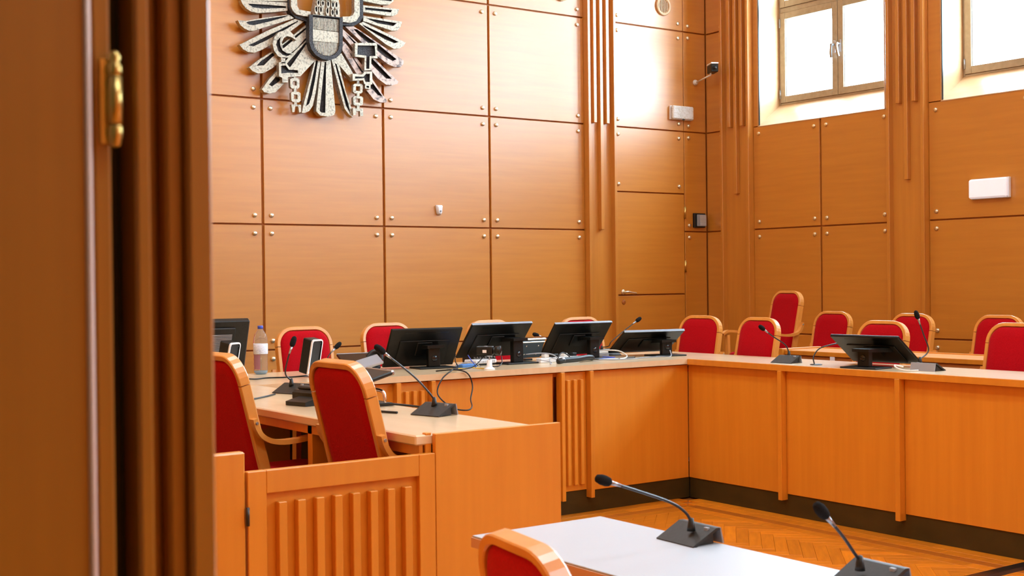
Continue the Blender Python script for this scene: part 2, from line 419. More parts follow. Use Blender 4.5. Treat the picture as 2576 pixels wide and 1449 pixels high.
for k, (o0, o1) in enumerate(OPEN):
    wn = tag(thing('window_%d' % (k+1), None, None, (9.81, (o0+o1)/2, SILL)), kind='structure')
    zb, zt = 3.235, HEAD
    part('sill', B().prism([(XR-0.004, SILL-0.004), (9.87, SILL-0.004), (9.87, zb+0.012), (9.815, zb), (XR-0.004, SILL+0.004)], 'y', o0+.001, o1-.001), 'reveal_wood', wn, w=True)
    for a, c in ((o0, o0+0.012), (o1-0.012, o1)):
        part('reveal', B().box(XR-0.003, 9.87, a, c, SILL+.006, HEAD, 0.002), 'reveal_wood', wn, w=True)
    part('reveal', B().box(XR-0.003, 9.87, o0+.013, o1-.013, HEAD-0.014, HEAD), 'reveal_wood', wn, w=True)
    part('gap_strip', B().box(XR-0.0035, XR+0.010, o1-.0195, o1-.0122, SILL+.012, HEAD-.015), 'black', wn, w=True)  # black strip added to draw the dark gap beside the reveal
    a, c = o0+0.013, o1-0.013
    f = B().box(GX0+.012, GX1, a, a+.02, zb, zt-.015, .002).box(GX0+.012, GX1, c-.02, c, zb, zt-.015, .002)
    f.box(GX0+.012, GX1, a+.02, c-.02, zb, zb+.018, .002).box(GX0+.012, GX1, a+.02, c-.02, 4.165, 4.215, .002).box(GX0+.012, GX1, a+.02, c-.02, zt-.035, zt-.015, .002)
    part('window_frame', f, 'frame_wood', wn, w=True)
    mid = (a+c)/2 + (0.008 if k == 0 else 0)
    SW = 0.066
    for zz0, zz1, low in ((zb+.02, 4.162, True), (4.218, zt-.037, False)):
        for s0, s1, far in ((mid+.003, c-.022, True), (a+.022, mid-.003, False)):
            f = B().box(GX0, GX1-.005, s0, s0+SW, zz0, zz1, .003).box(GX0, GX1-.005, s1-SW, s1, zz0, zz1, .003)
            f.box(GX0, GX1-.005, s0+SW, s1-SW, zz0, zz0+SW, .003).box(GX0, GX1-.005, s0+SW, s1-SW, zz1-SW, zz1, .003)
            cs = part('casement', f, 'frame_wood', wn, w=True)
            part('glass_pane', B().box(9.832, 9.838, s0+SW-.004, s1-SW+.004, zz0+SW-.004, zz1-SW+.004), 'pane', cs, w=True)
            bead = B()
            for (q0, q1) in ((s0+SW, s0+SW+.006), (s1-SW-.006, s1-SW)): bead.box(9.815, 9.832, q0, q1, zz0+SW, zz1-SW)
            part('glazing_bead', bead, 'grey_pl', cs, w=True)
            if low and k < 2:
                yh = s0+.030 if far else s1-.030
                h = B().box(9.792, 9.802, yh-.014, yh+.014, 3.66, 3.78, .003).cyl((9.795, yh, 3.74), (9.748, yh, 3.74), .010, seg=10)
                h.sweep(smooth_path([(9.748, yh, 3.748), (9.744, yh, 3.71), (9.748, yh+(.006 if far else -.006), 3.66), (9.758, yh+(.012 if far else -.012), 3.615)]), (0, 1, 0), [(-.007, -.011), (.007, -.011), (.007, .011), (-.007, .011)])
                part('window_handle', h, 'steel', cs, w=True)
                for zh in (zz0+.09, zz1-.1):
                    yy = s1 if far else s0
                    part('hinge', B().cyl((9.797, yy, zh-.045), (9.797, yy, zh+.045), .008, seg=10), 'steel', cs, w=True)

# ---- unseen fill lamps added above the frame to brighten the room
for i, y in enumerate((-0.6, 3.0, 6.6)):
    for j, x in enumerate((2.2, 3.6)):
        t = thing('fill_lamp', 'added square fill lamp, %s of the pair %s' % (('left', 'right')[j], ('by the entrance end', 'over the clerk desk end', 'over the judges bench')[i]), 'lamp', (x, y, CEIL), group='added fill lamps')
        part('lamp_housing', B().box(-.34, .34, -.34, .34, -.08, 0, .006), 'white_pl', t)
        part('lamp_diffuser', B().box(-.30, .30, -.30, .30, -.10, -.079, .004), 'lamp_fill', t)

# ================================================================== ENTRANCE DOORWAY (beside the camera)
d2 = tag(thing('door_2', None, None, (0.40, 1.15, 0)), kind='structure')
# stepped jamb seen from the doorway: four vertical strips, then the hinge gap and the opened leaf
for (x0, x1, y0, m_) in ((0.445, 0.469, 1.137, 'door_wood'), (0.428, 0.445, 1.148, 'door_wood'), (0.405, 0.428, 1.166, 'door_wood'), (0.397, 0.4115, 1.140, 'door_wood')):
    part('jamb_strip', B().box(x0, x1, y0, 1.20, 0, 2.3, 0.003), m_, d2, w=True)
part('rebate', B().box(0.370, 0.395, 1.178, 1.20, 0, 2.3), 'plinth', d2, w=True)  # dark strip stands in for the shade inside the hinge gap
part('jamb_strip', B().box(0.385, 0.469, -0.25, -0.17, 0, 2.3, 0.006), 'door_wood', d2, w=True)
part('head_strip', B().box(0.385, 0.469, -0.169, 1.136, 2.22, 2.3, 0.006), 'door_wood', d2, w=True)
lf = part('door_leaf', B().box(-0.56, 0.3585, 1.137, 1.180, 0.01, 2.29, 0.008).box(0.3588, 0.376, 1.141, 1.176, 0.012, 2.288, 0.003), 'door_wood', d2, w=True)
part('sheen_bead', B().cyl((0.3540, 1.1372, 0.012), (0.3540, 1.1372, 2.288), 0.0034, seg=12), 'bead', lf, w=True)  # added bead carries a painted sheen stripe
hx, hy = 0.3770, 1.1335
hb = B().cyl((hx, hy, 1.642), (hx, hy, 1.684), .0062)
hb.lathe([(.0001, 1.621), (.0045, 1.623), (.0055, 1.630), (.0062, 1.632), (.0062, 1.640), (.0052, 1.641)], (hx, hy, 0), 14)
hb.lathe([(.0052, 1.685), (.0062, 1.687), (.0062, 1.694), (.0038, 1.696), (.0055, 1.701), (.0038, 1.706), (.0001, 1.707)], (hx, hy, 0), 14)
hb.box(0.366, 0.377, 1.1385, 1.1415, 1.625, 1.70)
part('hinge', hb, 'brass_dull', lf, w=True)

# ================================================================== EMBLEM ON THE BACK WALL
EMB={'F':[('feather',[(4.258,3.831),(4.672,3.88),(4.667,3.815),(4.467,3.794),(4.306,3.782),(4.265,3.796)],[(4.299,3.825),(4.652,3.867),(4.651,3.832),(4.421,3.805),(4.322,3.803)]),('feather',[(4.257,3.778),(4.272,3.747),(4.301,3.715),(4.343,3.695),(4.404,3.689),(4.528,3.709),(4.67,3.738),(4.667,3.804),(4.467,3.791),(4.329,3.785)],[(4.317,3.755),(4.482,3.765),(4.654,3.772),(4.654,3.758),(4.443,3.729),(4.363,3.73)]),('feather',[(4.23,3.611),(4.25,3.575),(4.284,3.551),(4.326,3.537),(4.364,3.54),(4.464,3.579),(4.59,3.628),(4.725,3.681),(4.701,3.696),(4.677,3.705),(4.481,3.662),(4.304,3.614)],[(4.3,3.602),(4.327,3.612),(4.528,3.662),(4.683,3.702),(4.637,3.679),(4.496,3.627),(4.364,3.585),(4.326,3.586)]),('feather',[(4.242,3.416),(4.274,3.382),(4.316,3.365),(4.373,3.364),(4.431,3.39),(4.572,3.476),(4.82,3.667),(4.757,3.687),(4.495,3.558),(4.363,3.484),(4.286,3.44)],[(4.316,3.419),(4.363,3.442),(4.526,3.533),(4.76,3.664),(4.764,3.657),(4.636,3.573),(4.478,3.474),(4.362,3.414)]),('feather',[(4.322,3.24),(4.352,3.213),(4.398,3.198),(4.452,3.206),(4.522,3.249),(4.617,3.329),(4.753,3.44),(4.863,3.564),(4.86,3.657),(4.635,3.47),(4.54,3.396),(4.399,3.303)],[(4.387,3.259),(4.422,3.297),(4.555,3.396),(4.84,3.621),(4.84,3.605),(4.634,3.428),(4.523,3.339),(4.452,3.268)]),('feather',[(4.431,3.071),(4.45,3.05),(4.496,3.042),(4.551,3.056),(4.63,3.136),(4.751,3.269),(4.874,3.44),(4.859,3.534),(4.681,3.364),(4.584,3.247),(4.497,3.161)],[(4.493,3.114),(4.521,3.145),(4.632,3.273),(4.834,3.499),(4.838,3.481),(4.695,3.286),(4.583,3.146),(4.52,3.102)]),('tail_feather',[(4.788,2.904),(4.803,2.967),(4.87,3.191),(4.913,3.349),(4.962,3.379),(4.969,3.354),(4.948,3.256),(4.918,3.085),(4.892,2.973),(4.855,2.923),(4.818,2.906)],[(4.827,2.961),(4.895,3.23),(4.925,3.35),(4.942,3.351),(4.915,3.195),(4.883,3.06),(4.856,2.985)]),('tail_feather',[(4.92,2.924),(4.924,2.975),(4.974,3.354),(4.979,3.384),(5.057,3.391),(5.1,2.94),(5.086,2.904),(5.03,2.888),(4.956,2.893)],[(4.951,2.932),(5.005,3.346),(5.018,3.347),(5.004,2.918),(4.964,2.919)]),('tail_feather',[(5.263,2.898),(5.23,2.915),(5.188,2.964),(5.156,3.066),(5.067,3.37),(5.109,3.396),(5.143,3.317),(5.199,3.114),(5.247,2.99)],[(5.242,2.923),(5.197,2.994),(5.173,3.082),(5.098,3.343),(5.114,3.337),(5.166,3.178),(5.222,3.011)]),('feather',[(5.375,3.965),(5.688,4.002),(5.68,3.933),(5.638,3.9),(5.55,3.89),(5.374,3.901)],[(5.389,3.955),(5.665,3.988),(5.66,3.931),(5.389,3.921)]),('feather',[(5.378,3.864),(5.733,3.87),(5.716,3.826),(5.676,3.805),(5.619,3.8),(5.377,3.807)],[(5.395,3.847),(5.664,3.854),(5.65,3.833),(5.399,3.827)]),('feather',[(5.377,3.773),(5.76,3.763),(5.75,3.723),(5.714,3.684),(5.661,3.674),(5.376,3.728)],[(5.398,3.757),(5.706,3.745),(5.671,3.716),(5.514,3.724)]),('feather',[(5.337,3.702),(5.376,3.722),(5.591,3.653),(5.797,3.585),(5.774,3.553),(5.73,3.528),(5.677,3.52),(5.598,3.551)],[(5.367,3.699),(5.599,3.627),(5.726,3.584),(5.686,3.569),(5.59,3.592),(5.392,3.677)]),('feather',[(5.202,3.663),(5.282,3.673),(5.349,3.643),(5.546,3.542),(5.773,3.426),(5.772,3.399),(5.745,3.366),(5.683,3.361),(5.613,3.381),(5.458,3.473)],[(5.28,3.651),(5.316,3.651),(5.546,3.527),(5.702,3.431),(5.666,3.412),(5.588,3.44),(5.34,3.597)]),('feather',[(5.176,3.64),(5.293,3.555),(5.458,3.435),(5.717,3.237),(5.708,3.217),(5.655,3.2),(5.593,3.201),(5.516,3.244),(5.176,3.584)],[(5.193,3.616),(5.305,3.534),(5.5,3.382),(5.651,3.255),(5.594,3.254),(5.474,3.346)]),('feather',[(5.175,3.536),(5.2,3.527),(5.455,3.246),(5.596,3.068),(5.596,3.049),(5.539,3.042),(5.47,3.066),(5.402,3.137),(5.174,3.458)],[(5.2,3.501),(5.353,3.313),(5.455,3.216),(5.557,3.099),(5.514,3.104),(5.446,3.163)]),('feather',[(4.251,3.893),(4.673,3.949),(4.672,3.891),(4.468,3.863),(4.299,3.848),(4.262,3.867)],[(4.296,3.888),(4.653,3.936),(4.652,3.902),(4.422,3.872),(4.319,3.866)]),('feather',[(4.267,3.959),(4.674,4.016),(4.673,3.958),(4.469,3.93),(4.312,3.915),(4.276,3.932)],[(4.308,3.954),(4.654,4.003),(4.653,3.968),(4.423,3.937),(4.331,3.932)]),('feather',[(5.376,4.036),(5.684,4.071),(5.679,4.028),(5.639,4.004),(5.375,3.975)],[(5.39,4.027),(5.662,4.056),(5.653,4.021),(5.39,3.989)]),('feather',[(5.377,4.105),(5.676,4.138),(5.669,4.099),(5.627,4.075),(5.376,4.045)],[(5.391,4.095),(5.651,4.124),(5.64,4.09),(5.391,4.059)]),('leg',[(4.872,3.439),(4.944,3.379),(4.778,3.208),(4.742,3.217),(4.711,3.273),(4.776,3.336)],None),('leg',[(5.161,3.434),(5.268,3.276),(5.266,3.208),(5.096,3.372)],None)],'G':[('wing_arm',[(4.678,4.008),(4.679,3.769),(4.696,3.731),(4.729,3.706),(4.793,3.699),(4.856,3.701),(4.858,3.743),(4.802,3.745),(4.755,3.749),(4.736,3.776),(4.732,4.015)],None),('wing_arm',[(5.273,4.084),(5.269,3.784),(5.253,3.757),(5.219,3.742),(5.157,3.735),(5.157,3.691),(5.227,3.689),(5.286,3.712),(5.319,3.76),(5.327,4.091)],None),('neck',[(4.877,3.713),(4.891,3.786),(4.915,3.906),(5.105,3.929),(5.129,3.828),(5.129,3.72)],None),('head',[(4.915,3.907),(4.925,3.958),(4.941,4.008),(4.983,4.042),(5.045,4.052),(5.09,4.034),(5.138,4.025),(5.148,4.009),(5.099,3.991),(5.105,3.93)],None),('sickle',[(4.725,3.492),(4.707,3.53),(4.672,3.558),(4.625,3.565),(4.57,3.545),(4.53,3.502),(4.511,3.443),(4.525,3.387),(4.559,3.347),(4.606,3.332),(4.661,3.349),(4.716,3.387),(4.662,3.383),(4.622,3.396),(4.599,3.426),(4.594,3.465),(4.612,3.501),(4.644,3.519),(4.683,3.513)],[(4.585,3.507),(4.553,3.475),(4.543,3.439),(4.56,3.39),(4.598,3.361),(4.638,3.354),(4.689,3.379),(4.638,3.377),(4.599,3.397),(4.58,3.431),(4.576,3.471)]),('sickle_handle',[(4.584,3.338),(4.623,3.342),(4.621,3.294),(4.585,3.29)],None),('talon',[(4.566,3.296),(4.623,3.304),(4.66,3.266),(4.743,3.273),(4.748,3.223),(4.761,3.2),(4.715,3.193),(4.643,3.183),(4.643,3.138),(4.595,3.135),(4.592,3.174),(4.565,3.181)],[(4.586,3.27),(4.625,3.277),(4.653,3.244),(4.733,3.247),(4.736,3.224),(4.644,3.218),(4.585,3.207)]),('hammer',[(5.271,3.524),(5.484,3.545),(5.488,3.413),(5.428,3.41),(5.423,3.305),(5.358,3.299),(5.362,3.406),(5.267,3.408)],[(5.296,3.506),(5.462,3.52),(5.468,3.432),(5.411,3.425),(5.406,3.316),(5.376,3.313),(5.379,3.425),(5.292,3.428)]),('talon',[(5.245,3.262),(5.338,3.261),(5.361,3.289),(5.434,3.296),(5.434,3.185),(5.357,3.181),(5.345,3.213),(5.244,3.201)],[(5.267,3.239),(5.348,3.243),(5.373,3.27),(5.412,3.274),(5.408,3.203),(5.366,3.202),(5.356,3.233),(5.267,3.22)]),('talon_tip',[(5.364,3.18),(5.417,3.184),(5.416,3.142),(5.363,3.144)],[(5.376,3.169),(5.402,3.169),(5.402,3.153),(5.376,3.154)])],'H':[('chain_link',[(4.672,3.169),(4.688,3.181),(4.74,3.185),(4.756,3.172),(4.755,3.11),(4.74,3.097),(4.687,3.095),(4.674,3.107)],[(4.698,3.156),(4.73,3.157),(4.731,3.121),(4.699,3.122)]),('chain_joint',[(4.705,3.198),(4.726,3.2),(4.726,3.183),(4.705,3.181)],None),('chain_joint',[(4.704,3.097),(4.725,3.097),(4.727,3.068),(4.705,3.068)],None),('chain_link',[(4.679,3.059),(4.695,3.069),(4.75,3.071),(4.764,3.06),(4.765,2.998),(4.749,2.984),(4.694,2.985),(4.68,2.996)],[(4.703,3.048),(4.737,3.047),(4.738,3.009),(4.704,3.01)]),('chain_joint',[(4.707,2.986),(4.731,2.985),(4.731,2.963),(4.707,2.964)],None),('chain_end',[(4.681,2.963),(4.767,2.966),(4.768,2.908),(4.751,2.901),(4.742,2.95),(4.715,2.949),(4.708,2.902),(4.689,2.899)],None),('chain_joint',[(5.294,3.212),(5.317,3.214),(5.317,3.184),(5.294,3.182)],None),('chain_link',[(5.258,3.168),(5.271,3.18),(5.336,3.185),(5.351,3.174),(5.348,3.115),(5.333,3.102),(5.272,3.099),(5.257,3.11)],[(5.284,3.16),(5.325,3.163),(5.325,3.122),(5.284,3.121)]),('chain_joint',[(5.292,3.1),(5.318,3.101),(5.318,3.075),(5.292,3.075)],None),('chain_link',[(5.256,3.063),(5.271,3.075),(5.338,3.078),(5.352,3.069),(5.351,3.012),(5.335,2.999),(5.272,2.996),(5.257,3.007)],[(5.285,3.056),(5.322,3.058),(5.322,3.022),(5.284,3.021)]),('chain_joint',[(5.292,2.997),(5.318,2.997),(5.317,2.971),(5.292,2.97)],None),('chain_end',[(5.253,2.972),(5.351,2.974),(5.351,2.911),(5.322,2.907),(5.321,2.95),(5.287,2.95),(5.282,2.917),(5.254,2.912)],None)],'K':[('wing_rim',[(4.669,4.013),(4.669,3.766),(4.692,3.718),(4.736,3.682),(4.815,3.666),(4.872,3.656),(4.872,3.712),(4.808,3.707),(4.744,3.715),(4.71,3.74),(4.695,3.776),(4.694,4.016)],None),('wing_rim',[(5.342,4.099),(5.335,3.767),(5.303,3.72),(5.243,3.697),(5.173,3.699),(5.172,3.669),(5.277,3.673),(5.336,3.709),(5.368,3.763),(5.373,4.103)],None)],'so':[(4.835,3.714),(4.832,3.485),(4.85,3.429),(4.891,3.382),(4.948,3.356),(5.017,3.352),(5.079,3.375),(5.125,3.424),(5.143,3.479),(5.147,3.723)],'si':[(4.867,3.711),(4.866,3.496),(4.88,3.443),(4.916,3.402),(4.964,3.385),(5.013,3.383),(5.063,3.401),(5.101,3.442),(5.113,3.491),(5.118,3.714)],'band':[(4.87,3.598),(5.12,3.596),(5.118,3.506),(4.871,3.502)],'st':[[(4.879,3.699),(4.885,3.699),(4.884,3.603),(4.878,3.602)],[(4.89,3.699),(4.896,3.7),(4.895,3.603),(4.889,3.602)],[(4.901,3.699),(4.908,3.7),(4.906,3.603),(4.9,3.602)],[(4.912,3.699),(4.919,3.7),(4.917,3.603),(4.911,3.602)],[(4.923,3.7),(4.93,3.7),(4.929,3.603),(4.922,3.602)],[(4.934,3.7),(4.941,3.7),(4.94,3.603),(4.933,3.602)],[(4.946,3.7),(4.952,3.701),(4.951,3.603),(4.944,3.602)],[(4.957,3.7),(4.963,3.701),(4.962,3.603),(4.955,3.602)],[(4.968,3.7),(4.974,3.701),(4.973,3.603),(4.967,3.602)],[(4.979,3.701),(4.986,3.701),(4.984,3.603),(4.978,3.602)],[(4.99,3.701),(4.997,3.702),(4.996,3.603),(4.989,3.602)],[(5.002,3.701),(5.008,3.702),(5.007,3.603),(5.0,3.602)],[(5.013,3.701),(5.019,3.702),(5.018,3.603),(5.011,3.602)],[(5.024,3.702),(5.031,3.702),(5.029,3.603),(5.023,3.602)],[(5.035,3.702),(5.042,3.703),(5.041,3.603),(5.034,3.602)],[(5.047,3.702),(5.053,3.703),(5.052,3.602),(5.045,3.602)],[(5.058,3.702),(5.064,3.703),(5.063,3.602),(5.056,3.602)],[(5.069,3.703),(5.076,3.703),(5.074,3.602),(5.068,3.602)],[(5.08,3.703),(5.087,3.704),(5.086,3.602),(5.079,3.602)],[(5.092,3.703),(5.098,3.704),(5.097,3.602),(5.09,3.602)],[(5.103,3.703),(5.11,3.704),(5.108,3.602),(5.102,3.602)],[(5.114,3.704),(5.121,3.704),(5.12,3.602),(5.113,3.602)],[(4.878,3.499),(4.884,3.499),(4.884,3.477),(4.878,3.476)],[(4.889,3.499),(4.895,3.5),(4.895,3.446),(4.888,3.446)],[(4.9,3.499),(4.906,3.5),(4.905,3.434),(4.899,3.433)],[(4.911,3.499),(4.917,3.5),(4.916,3.422),(4.91,3.421)],[(4.922,3.5),(4.928,3.5),(4.927,3.41),(4.921,3.409)],[(4.933,3.5),(4.94,3.501),(4.938,3.406),(4.932,3.405)],[(4.944,3.5),(4.951,3.501),(4.949,3.402),(4.943,3.401)],[(4.955,3.5),(4.962,3.501),(4.96,3.398),(4.954,3.397)],[(4.966,3.501),(4.973,3.501),(4.971,3.394),(4.965,3.393)],[(4.977,3.501),(4.984,3.502),(4.982,3.392),(4.976,3.392)],[(4.989,3.501),(4.995,3.502),(4.994,3.392),(4.987,3.391)],[(5.0,3.501),(5.006,3.502),(5.005,3.392),(4.998,3.391)],[(5.011,3.502),(5.017,3.502),(5.016,3.391),(5.009,3.391)],[(5.022,3.502),(5.029,3.503),(5.027,3.392),(5.02,3.391)],[(5.033,3.502),(5.04,3.503),(5.038,3.396),(5.032,3.395)],[(5.044,3.502),(5.051,3.503),(5.05,3.4),(5.043,3.399)],[(5.056,3.503),(5.062,3.503),(5.061,3.404),(5.054,3.404)],[(5.067,3.503),(5.073,3.504),(5.072,3.408),(5.065,3.408)],[(5.078,3.503),(5.085,3.504),(5.083,3.419),(5.077,3.418)],[(5.089,3.503),(5.096,3.504),(5.095,3.431),(5.088,3.431)],[(5.101,3.504),(5.107,3.504),(5.106,3.443),(5.1,3.443)],[(5.112,3.504),(5.118,3.505),(5.118,3.474),(5.111,3.473)]],'lo':[(4.901,3.76),(4.943,3.761),(5.004,3.757),(5.053,3.75),(5.092,3.754),(4.921,3.819),(4.962,3.82),(5.011,3.818),(5.056,3.816),(5.089,3.818),(4.918,3.87),(4.963,3.871),(5.008,3.873),(5.053,3.874)]}
em = thing('eagle_emblem', 'large cast metal eagle coat of arms with sickle, hammer and broken chains on back wall', 'emblem', (5.1, 9.75, 3.4))
for k, (nm, o, i) in enumerate(EMB['F']):
    warm = k in (13, 14, 15)
    if nm == 'leg': part(nm, B().plate(o, None, 9.695, 9.75), 'bronze', em, w=True)
    else: part(nm, B().plate(o, i, 9.70 - 0.002*(k % 3), 9.752, 9.735), ['bronze_warm' if warm else 'bronze', 'bronze_dark'], em, w=True)
for nm, o, i in EMB['K']: part(nm, B().plate(o, None, 9.682, 9.752), 'bronze_dark', em, w=True)
nk = None
for nm, o, i in EMB['G']:
    q = part(nm, B().plate(o, i, 9.655, 9.705, 9.685), ['bronze', 'bronze_dark'], em, w=True)
    if nm == 'neck': nk = q
for nm, o, i in EMB['H']: part(nm, B().plate(o, i, 9.672, 9.705), ['bronze', 'bronze'], em, w=True)
def ring2(c, a, bb, n=14): return [(c[0] + a*math.cos(2*math.pi*k/n), c[1] + bb*math.sin(2*math.pi*k/n)) for k in range(n)]
for c in EMB['lo']:
    part('scale_feather', B().plate(ring2(c, .0165, .036), ring2((c[0], c[1]+.006), .0085, .022), 9.636, 9.657, 9.6545), ['bronze', 'bronze_dark'], nk, w=True)
sh = part('shield', B().plate(EMB['so'], EMB['si'], 9.635, 9.72, 9.668), ['bronze_dark', 'bronze_dark'], em, w=True)
part('shield_band', B().plate(EMB['band'], None, 9.648, 9.668), 'bronze', sh, w=True)
sb = B()
for q in EMB['st']: sb.plate(q, None, 9.652, 9.668)
tag(part('shield_stripes', sb, 'bronze', sh, w=True), kind='stuff')
for q in ((4.93, 3.72), (5.33, 3.75)): part('wall_bracket', B().cyl((q[0], 9.74, q[1]), (q[0], 9.799, q[1]), .02), 'bronze_dark', em, w=True)

# ================================================================== WALL FITTINGS
def vent(x, z, lab):
    t = thing('air_vent', lab, 'vent', (x, D, z))
    R = 0.098
    pr = [(R-.030, 0.0), (R-.030, -.016), (R-.022, -.024), (R-.006, -.024), (R, -.018), (R, 0.0)]
    b = B(); seg = 40; rings = []
    for r, h in pr: rings.append([b.bm.verts.new((r*math.cos(2*math.pi*k/seg), h, r*math.sin(2*math.pi*k/seg))) for k in range(seg)])
    for A, C in zip(rings, rings[1:]):
        for k in range(seg):
            f = b.bm.faces.new((A[k], A[(k+1) % seg], C[(k+1) % seg], C[k])); f.smooth = True
    part('rim', b, 'reveal_wood', t)
    part('backing', B().lathe([(.0001, -.0015), (R-.028, -.0015), (R-.028, 0)], seg=28, axis='y'), 'black', t)
    for i in range(6):
        xx = -.052 + .0208*i; hh = math.sqrt(max((R-.030)**2 - xx*xx, 1e-4))
        part('vent_slat', B().box(xx-.004, xx+.004, -.014, -.002, -hh, hh), 'reveal_wood', t)
vent(8.914, 4.277, 'round air vent with vertical slats above the door in the corner')
vent(7.594, 4.272, 'round air vent left of the ribbed pilaster on the back wall')
t = thing('motion_sensor', 'small white tapered motion sensor on the middle of the back wall', 'sensor', (6.178, D, 2.132))
b = B()
rg = []
for y, sc in ((0, 1.0), (-.012, 1.0), (-.030, .86), (-.040, .55)):
    rg.append([b.bm.verts.new((px*sc, y, pz*sc)) for px, pz in ((-.030, .045), (.030, .045), (.033, .038), (.024, -.030), (.014, -.045), (-.014, -.045), (-.024, -.030), (-.033, .038))])
for A, C in zip(rg, rg[1:]):
    for k in range(8): b.bm.faces.new((A[k], A[(k+1) % 8], C[(k+1) % 8], C[k])).smooth = True
b.bm.faces.new(rg[-1]); b.bm.faces.new(rg[0][::-1])
part('housing', b, 'white_pl', t)
part('lens', B().lathe([(.0001, -.044), (.009, -.042), (.011, -.037)], (0, 0, -.012), 12, axis='y'), 'grey_pl', t)

t = thing('emergency_light', 'unlit emergency light with clear cover by the door corner', 'light', (9.135, D, 3.196))
part('base_plate', B().box(-.150, .150, -.020, 0, -.072, .072, .004), 'white_pl', t)
part('lamp_board', B().box(-.085, .085, -.032, -.020, -.040, .040, .003), 'cable_w', t)
lb = B()
for i in range(5):
    for j in range(3): lb.lathe([(.0001, -.040), (.007, -.038), (.008, -.032)], (-.064+.032*i, 0, -.026+.026*j), 8, axis='y')
tag(part('lamp_bulbs', lb, 'grey_pl', t), kind='stuff')
part('cover', B().box(-.146, .146, -.062, -.021, -.070, .070, .012), M['diffuser'], t)
part('cover_latch', B().box(-.012, .012, -.064, -.050, -.076, -.066, .002), 'black', t)

t = thing('emergency_light', 'lit white emergency light on the right wall under the second window', 'light', (XR, 6.417, 2.217))
part('base_plate', B().box(-.030, 0, -.182, .182, -.086, .086, .004), 'white_pl', t)
part('diffuser', B().box(-.072, -.031, -.178, .178, -.080, .080, .012), 'lamp_on', t)

t = thing('security_camera', 'small black and white security camera on an arm in the corner', 'camera', (9.354, D, 3.531))
part('wall_mount', B().lathe([(.0001, -.03), (.022, -.026), (.030, -.010), (.030, 0)], seg=16, axis='y'), 'cable_w', t)
part('arm', B().cyl((0, -.02, 0), (-.06, -.29, .035), .008, seg=10).cyl((-.06, -.29, .035), (-.062, -.30, .06), .009, seg=10), 'cable_w', t)
cb = part('camera_body', B().box(-.038, .038, -.06, .10, -.045, .035, .006), 'black', t, loc=(-.058, -.33, .10), rot=(0, 0, -.5))
part('camera_hood', B().box(-.040, .040, -.065, .104, .036, .052, .004), 'white_pl', cb)
part('camera_lens', B().cyl((0, -.058, -.005), (0, -.078, -.005), .020).lathe([(.0001, -.082), (.012, -.0805), (.015, -.078)], (0, 0, -.005), 14, axis='y'), 'black_gloss', cb)

t = thing('card_reader', 'black framed card reader with grey cover beside the door', 'card reader', (9.377, D, 2.094))
part('frame', B().box(-.076, .076, -.035, 0, -.075, .075, .004), 'black', t)
part('cover', B().box(-.050, .070, -.055, -.034, -.062, .060, .004), 'grey_pl', t)
gb = B()
for i in range(9): gb.box(-.02, .066, -.058, -.054, -.052+.012*i, -.046+.012*i)
tag(part('cover_ribs', gb, 'cable_w', t), kind='stuff')

# ================================================================== BENCHES
ZT, TH = 0.949, 0.036
YF, XF = 6.445, 6.060            # faces of the front panels
def fluted(parent, x0, x1):      # three raised ribs on a narrow panel of the back bench
    p = part('front_panel', B().box(x0, x1, YF, YF+.02, .147, .905, .002), 'wood_v', parent, w=True)
    w = (x1-x0)
    for i in range(3):
        c = x0 + w*(0.235 + 0.265*i)
        part('rib', B().box(c-.013, c+.013, YF-.026, YF, .186, .857, .003), 'wood_v', p, w=True)
bb = thing('judges_bench', 'long beech judges bench along the back with ribbed front panels and four monitors on top', 'bench', (4.4, 6.8, 0))
part('worktop', B().prism([(1.6, 6.41), (6.03, 6.41), (6.545, 7.235), (1.6, 7.235)], 'z', ZT-TH, ZT), 'wood_top', bb, w=True)
px_ = [1.6, 2.62, 3.745, 3.985, 4.92, 5.175, 6.06]
part('front_panel', B().box(1.6, 2.86, YF, YF+.02, .137, .905, .002), 'wood_v', bb, w=True)
part('front_panel', B().box(2.86, 3.74, YF, YF+.02, .137, .905, .002), 'wood_v', bb, w=True)
fluted(bb, 3.775, 3.975)
part('front_panel', B().box(4.005, 4.90, YF, YF+.02, .137, .905, .002), 'wood_v', bb, w=True)
fluted(bb, 4.962, 5.165)
part('front_panel', B().box(5.196, 6.058, YF, YF+.02, .137, .905, .002), 'wood_v', bb, w=True)
for x0, x1 in ((3.738, 3.768), (3.975, 4.003), (4.935, 4.962), (5.167, 5.195)):
    part('front_post', B().box(x0, x1, YF-.047, YF+.012, .097, .910, .002), 'wood_v', bb, w=True)
part('top_rail', B().box(2.86, 6.058, YF+.012, YF+.035, .880, ZT-TH, 0), 'wood_groove', bb, w=True)
part('plinth', B().box(2.9, 6.066, YF+.006, YF+.022, 0.001, .150), 'plinth', bb, w=True)
for x in (2.9, 4.02, 4.86, 5.56): part('support_panel', B().box(x, x+.025, YF+.04, 7.02, PZ, ZT-TH), 'wood_v', bb, w=True)

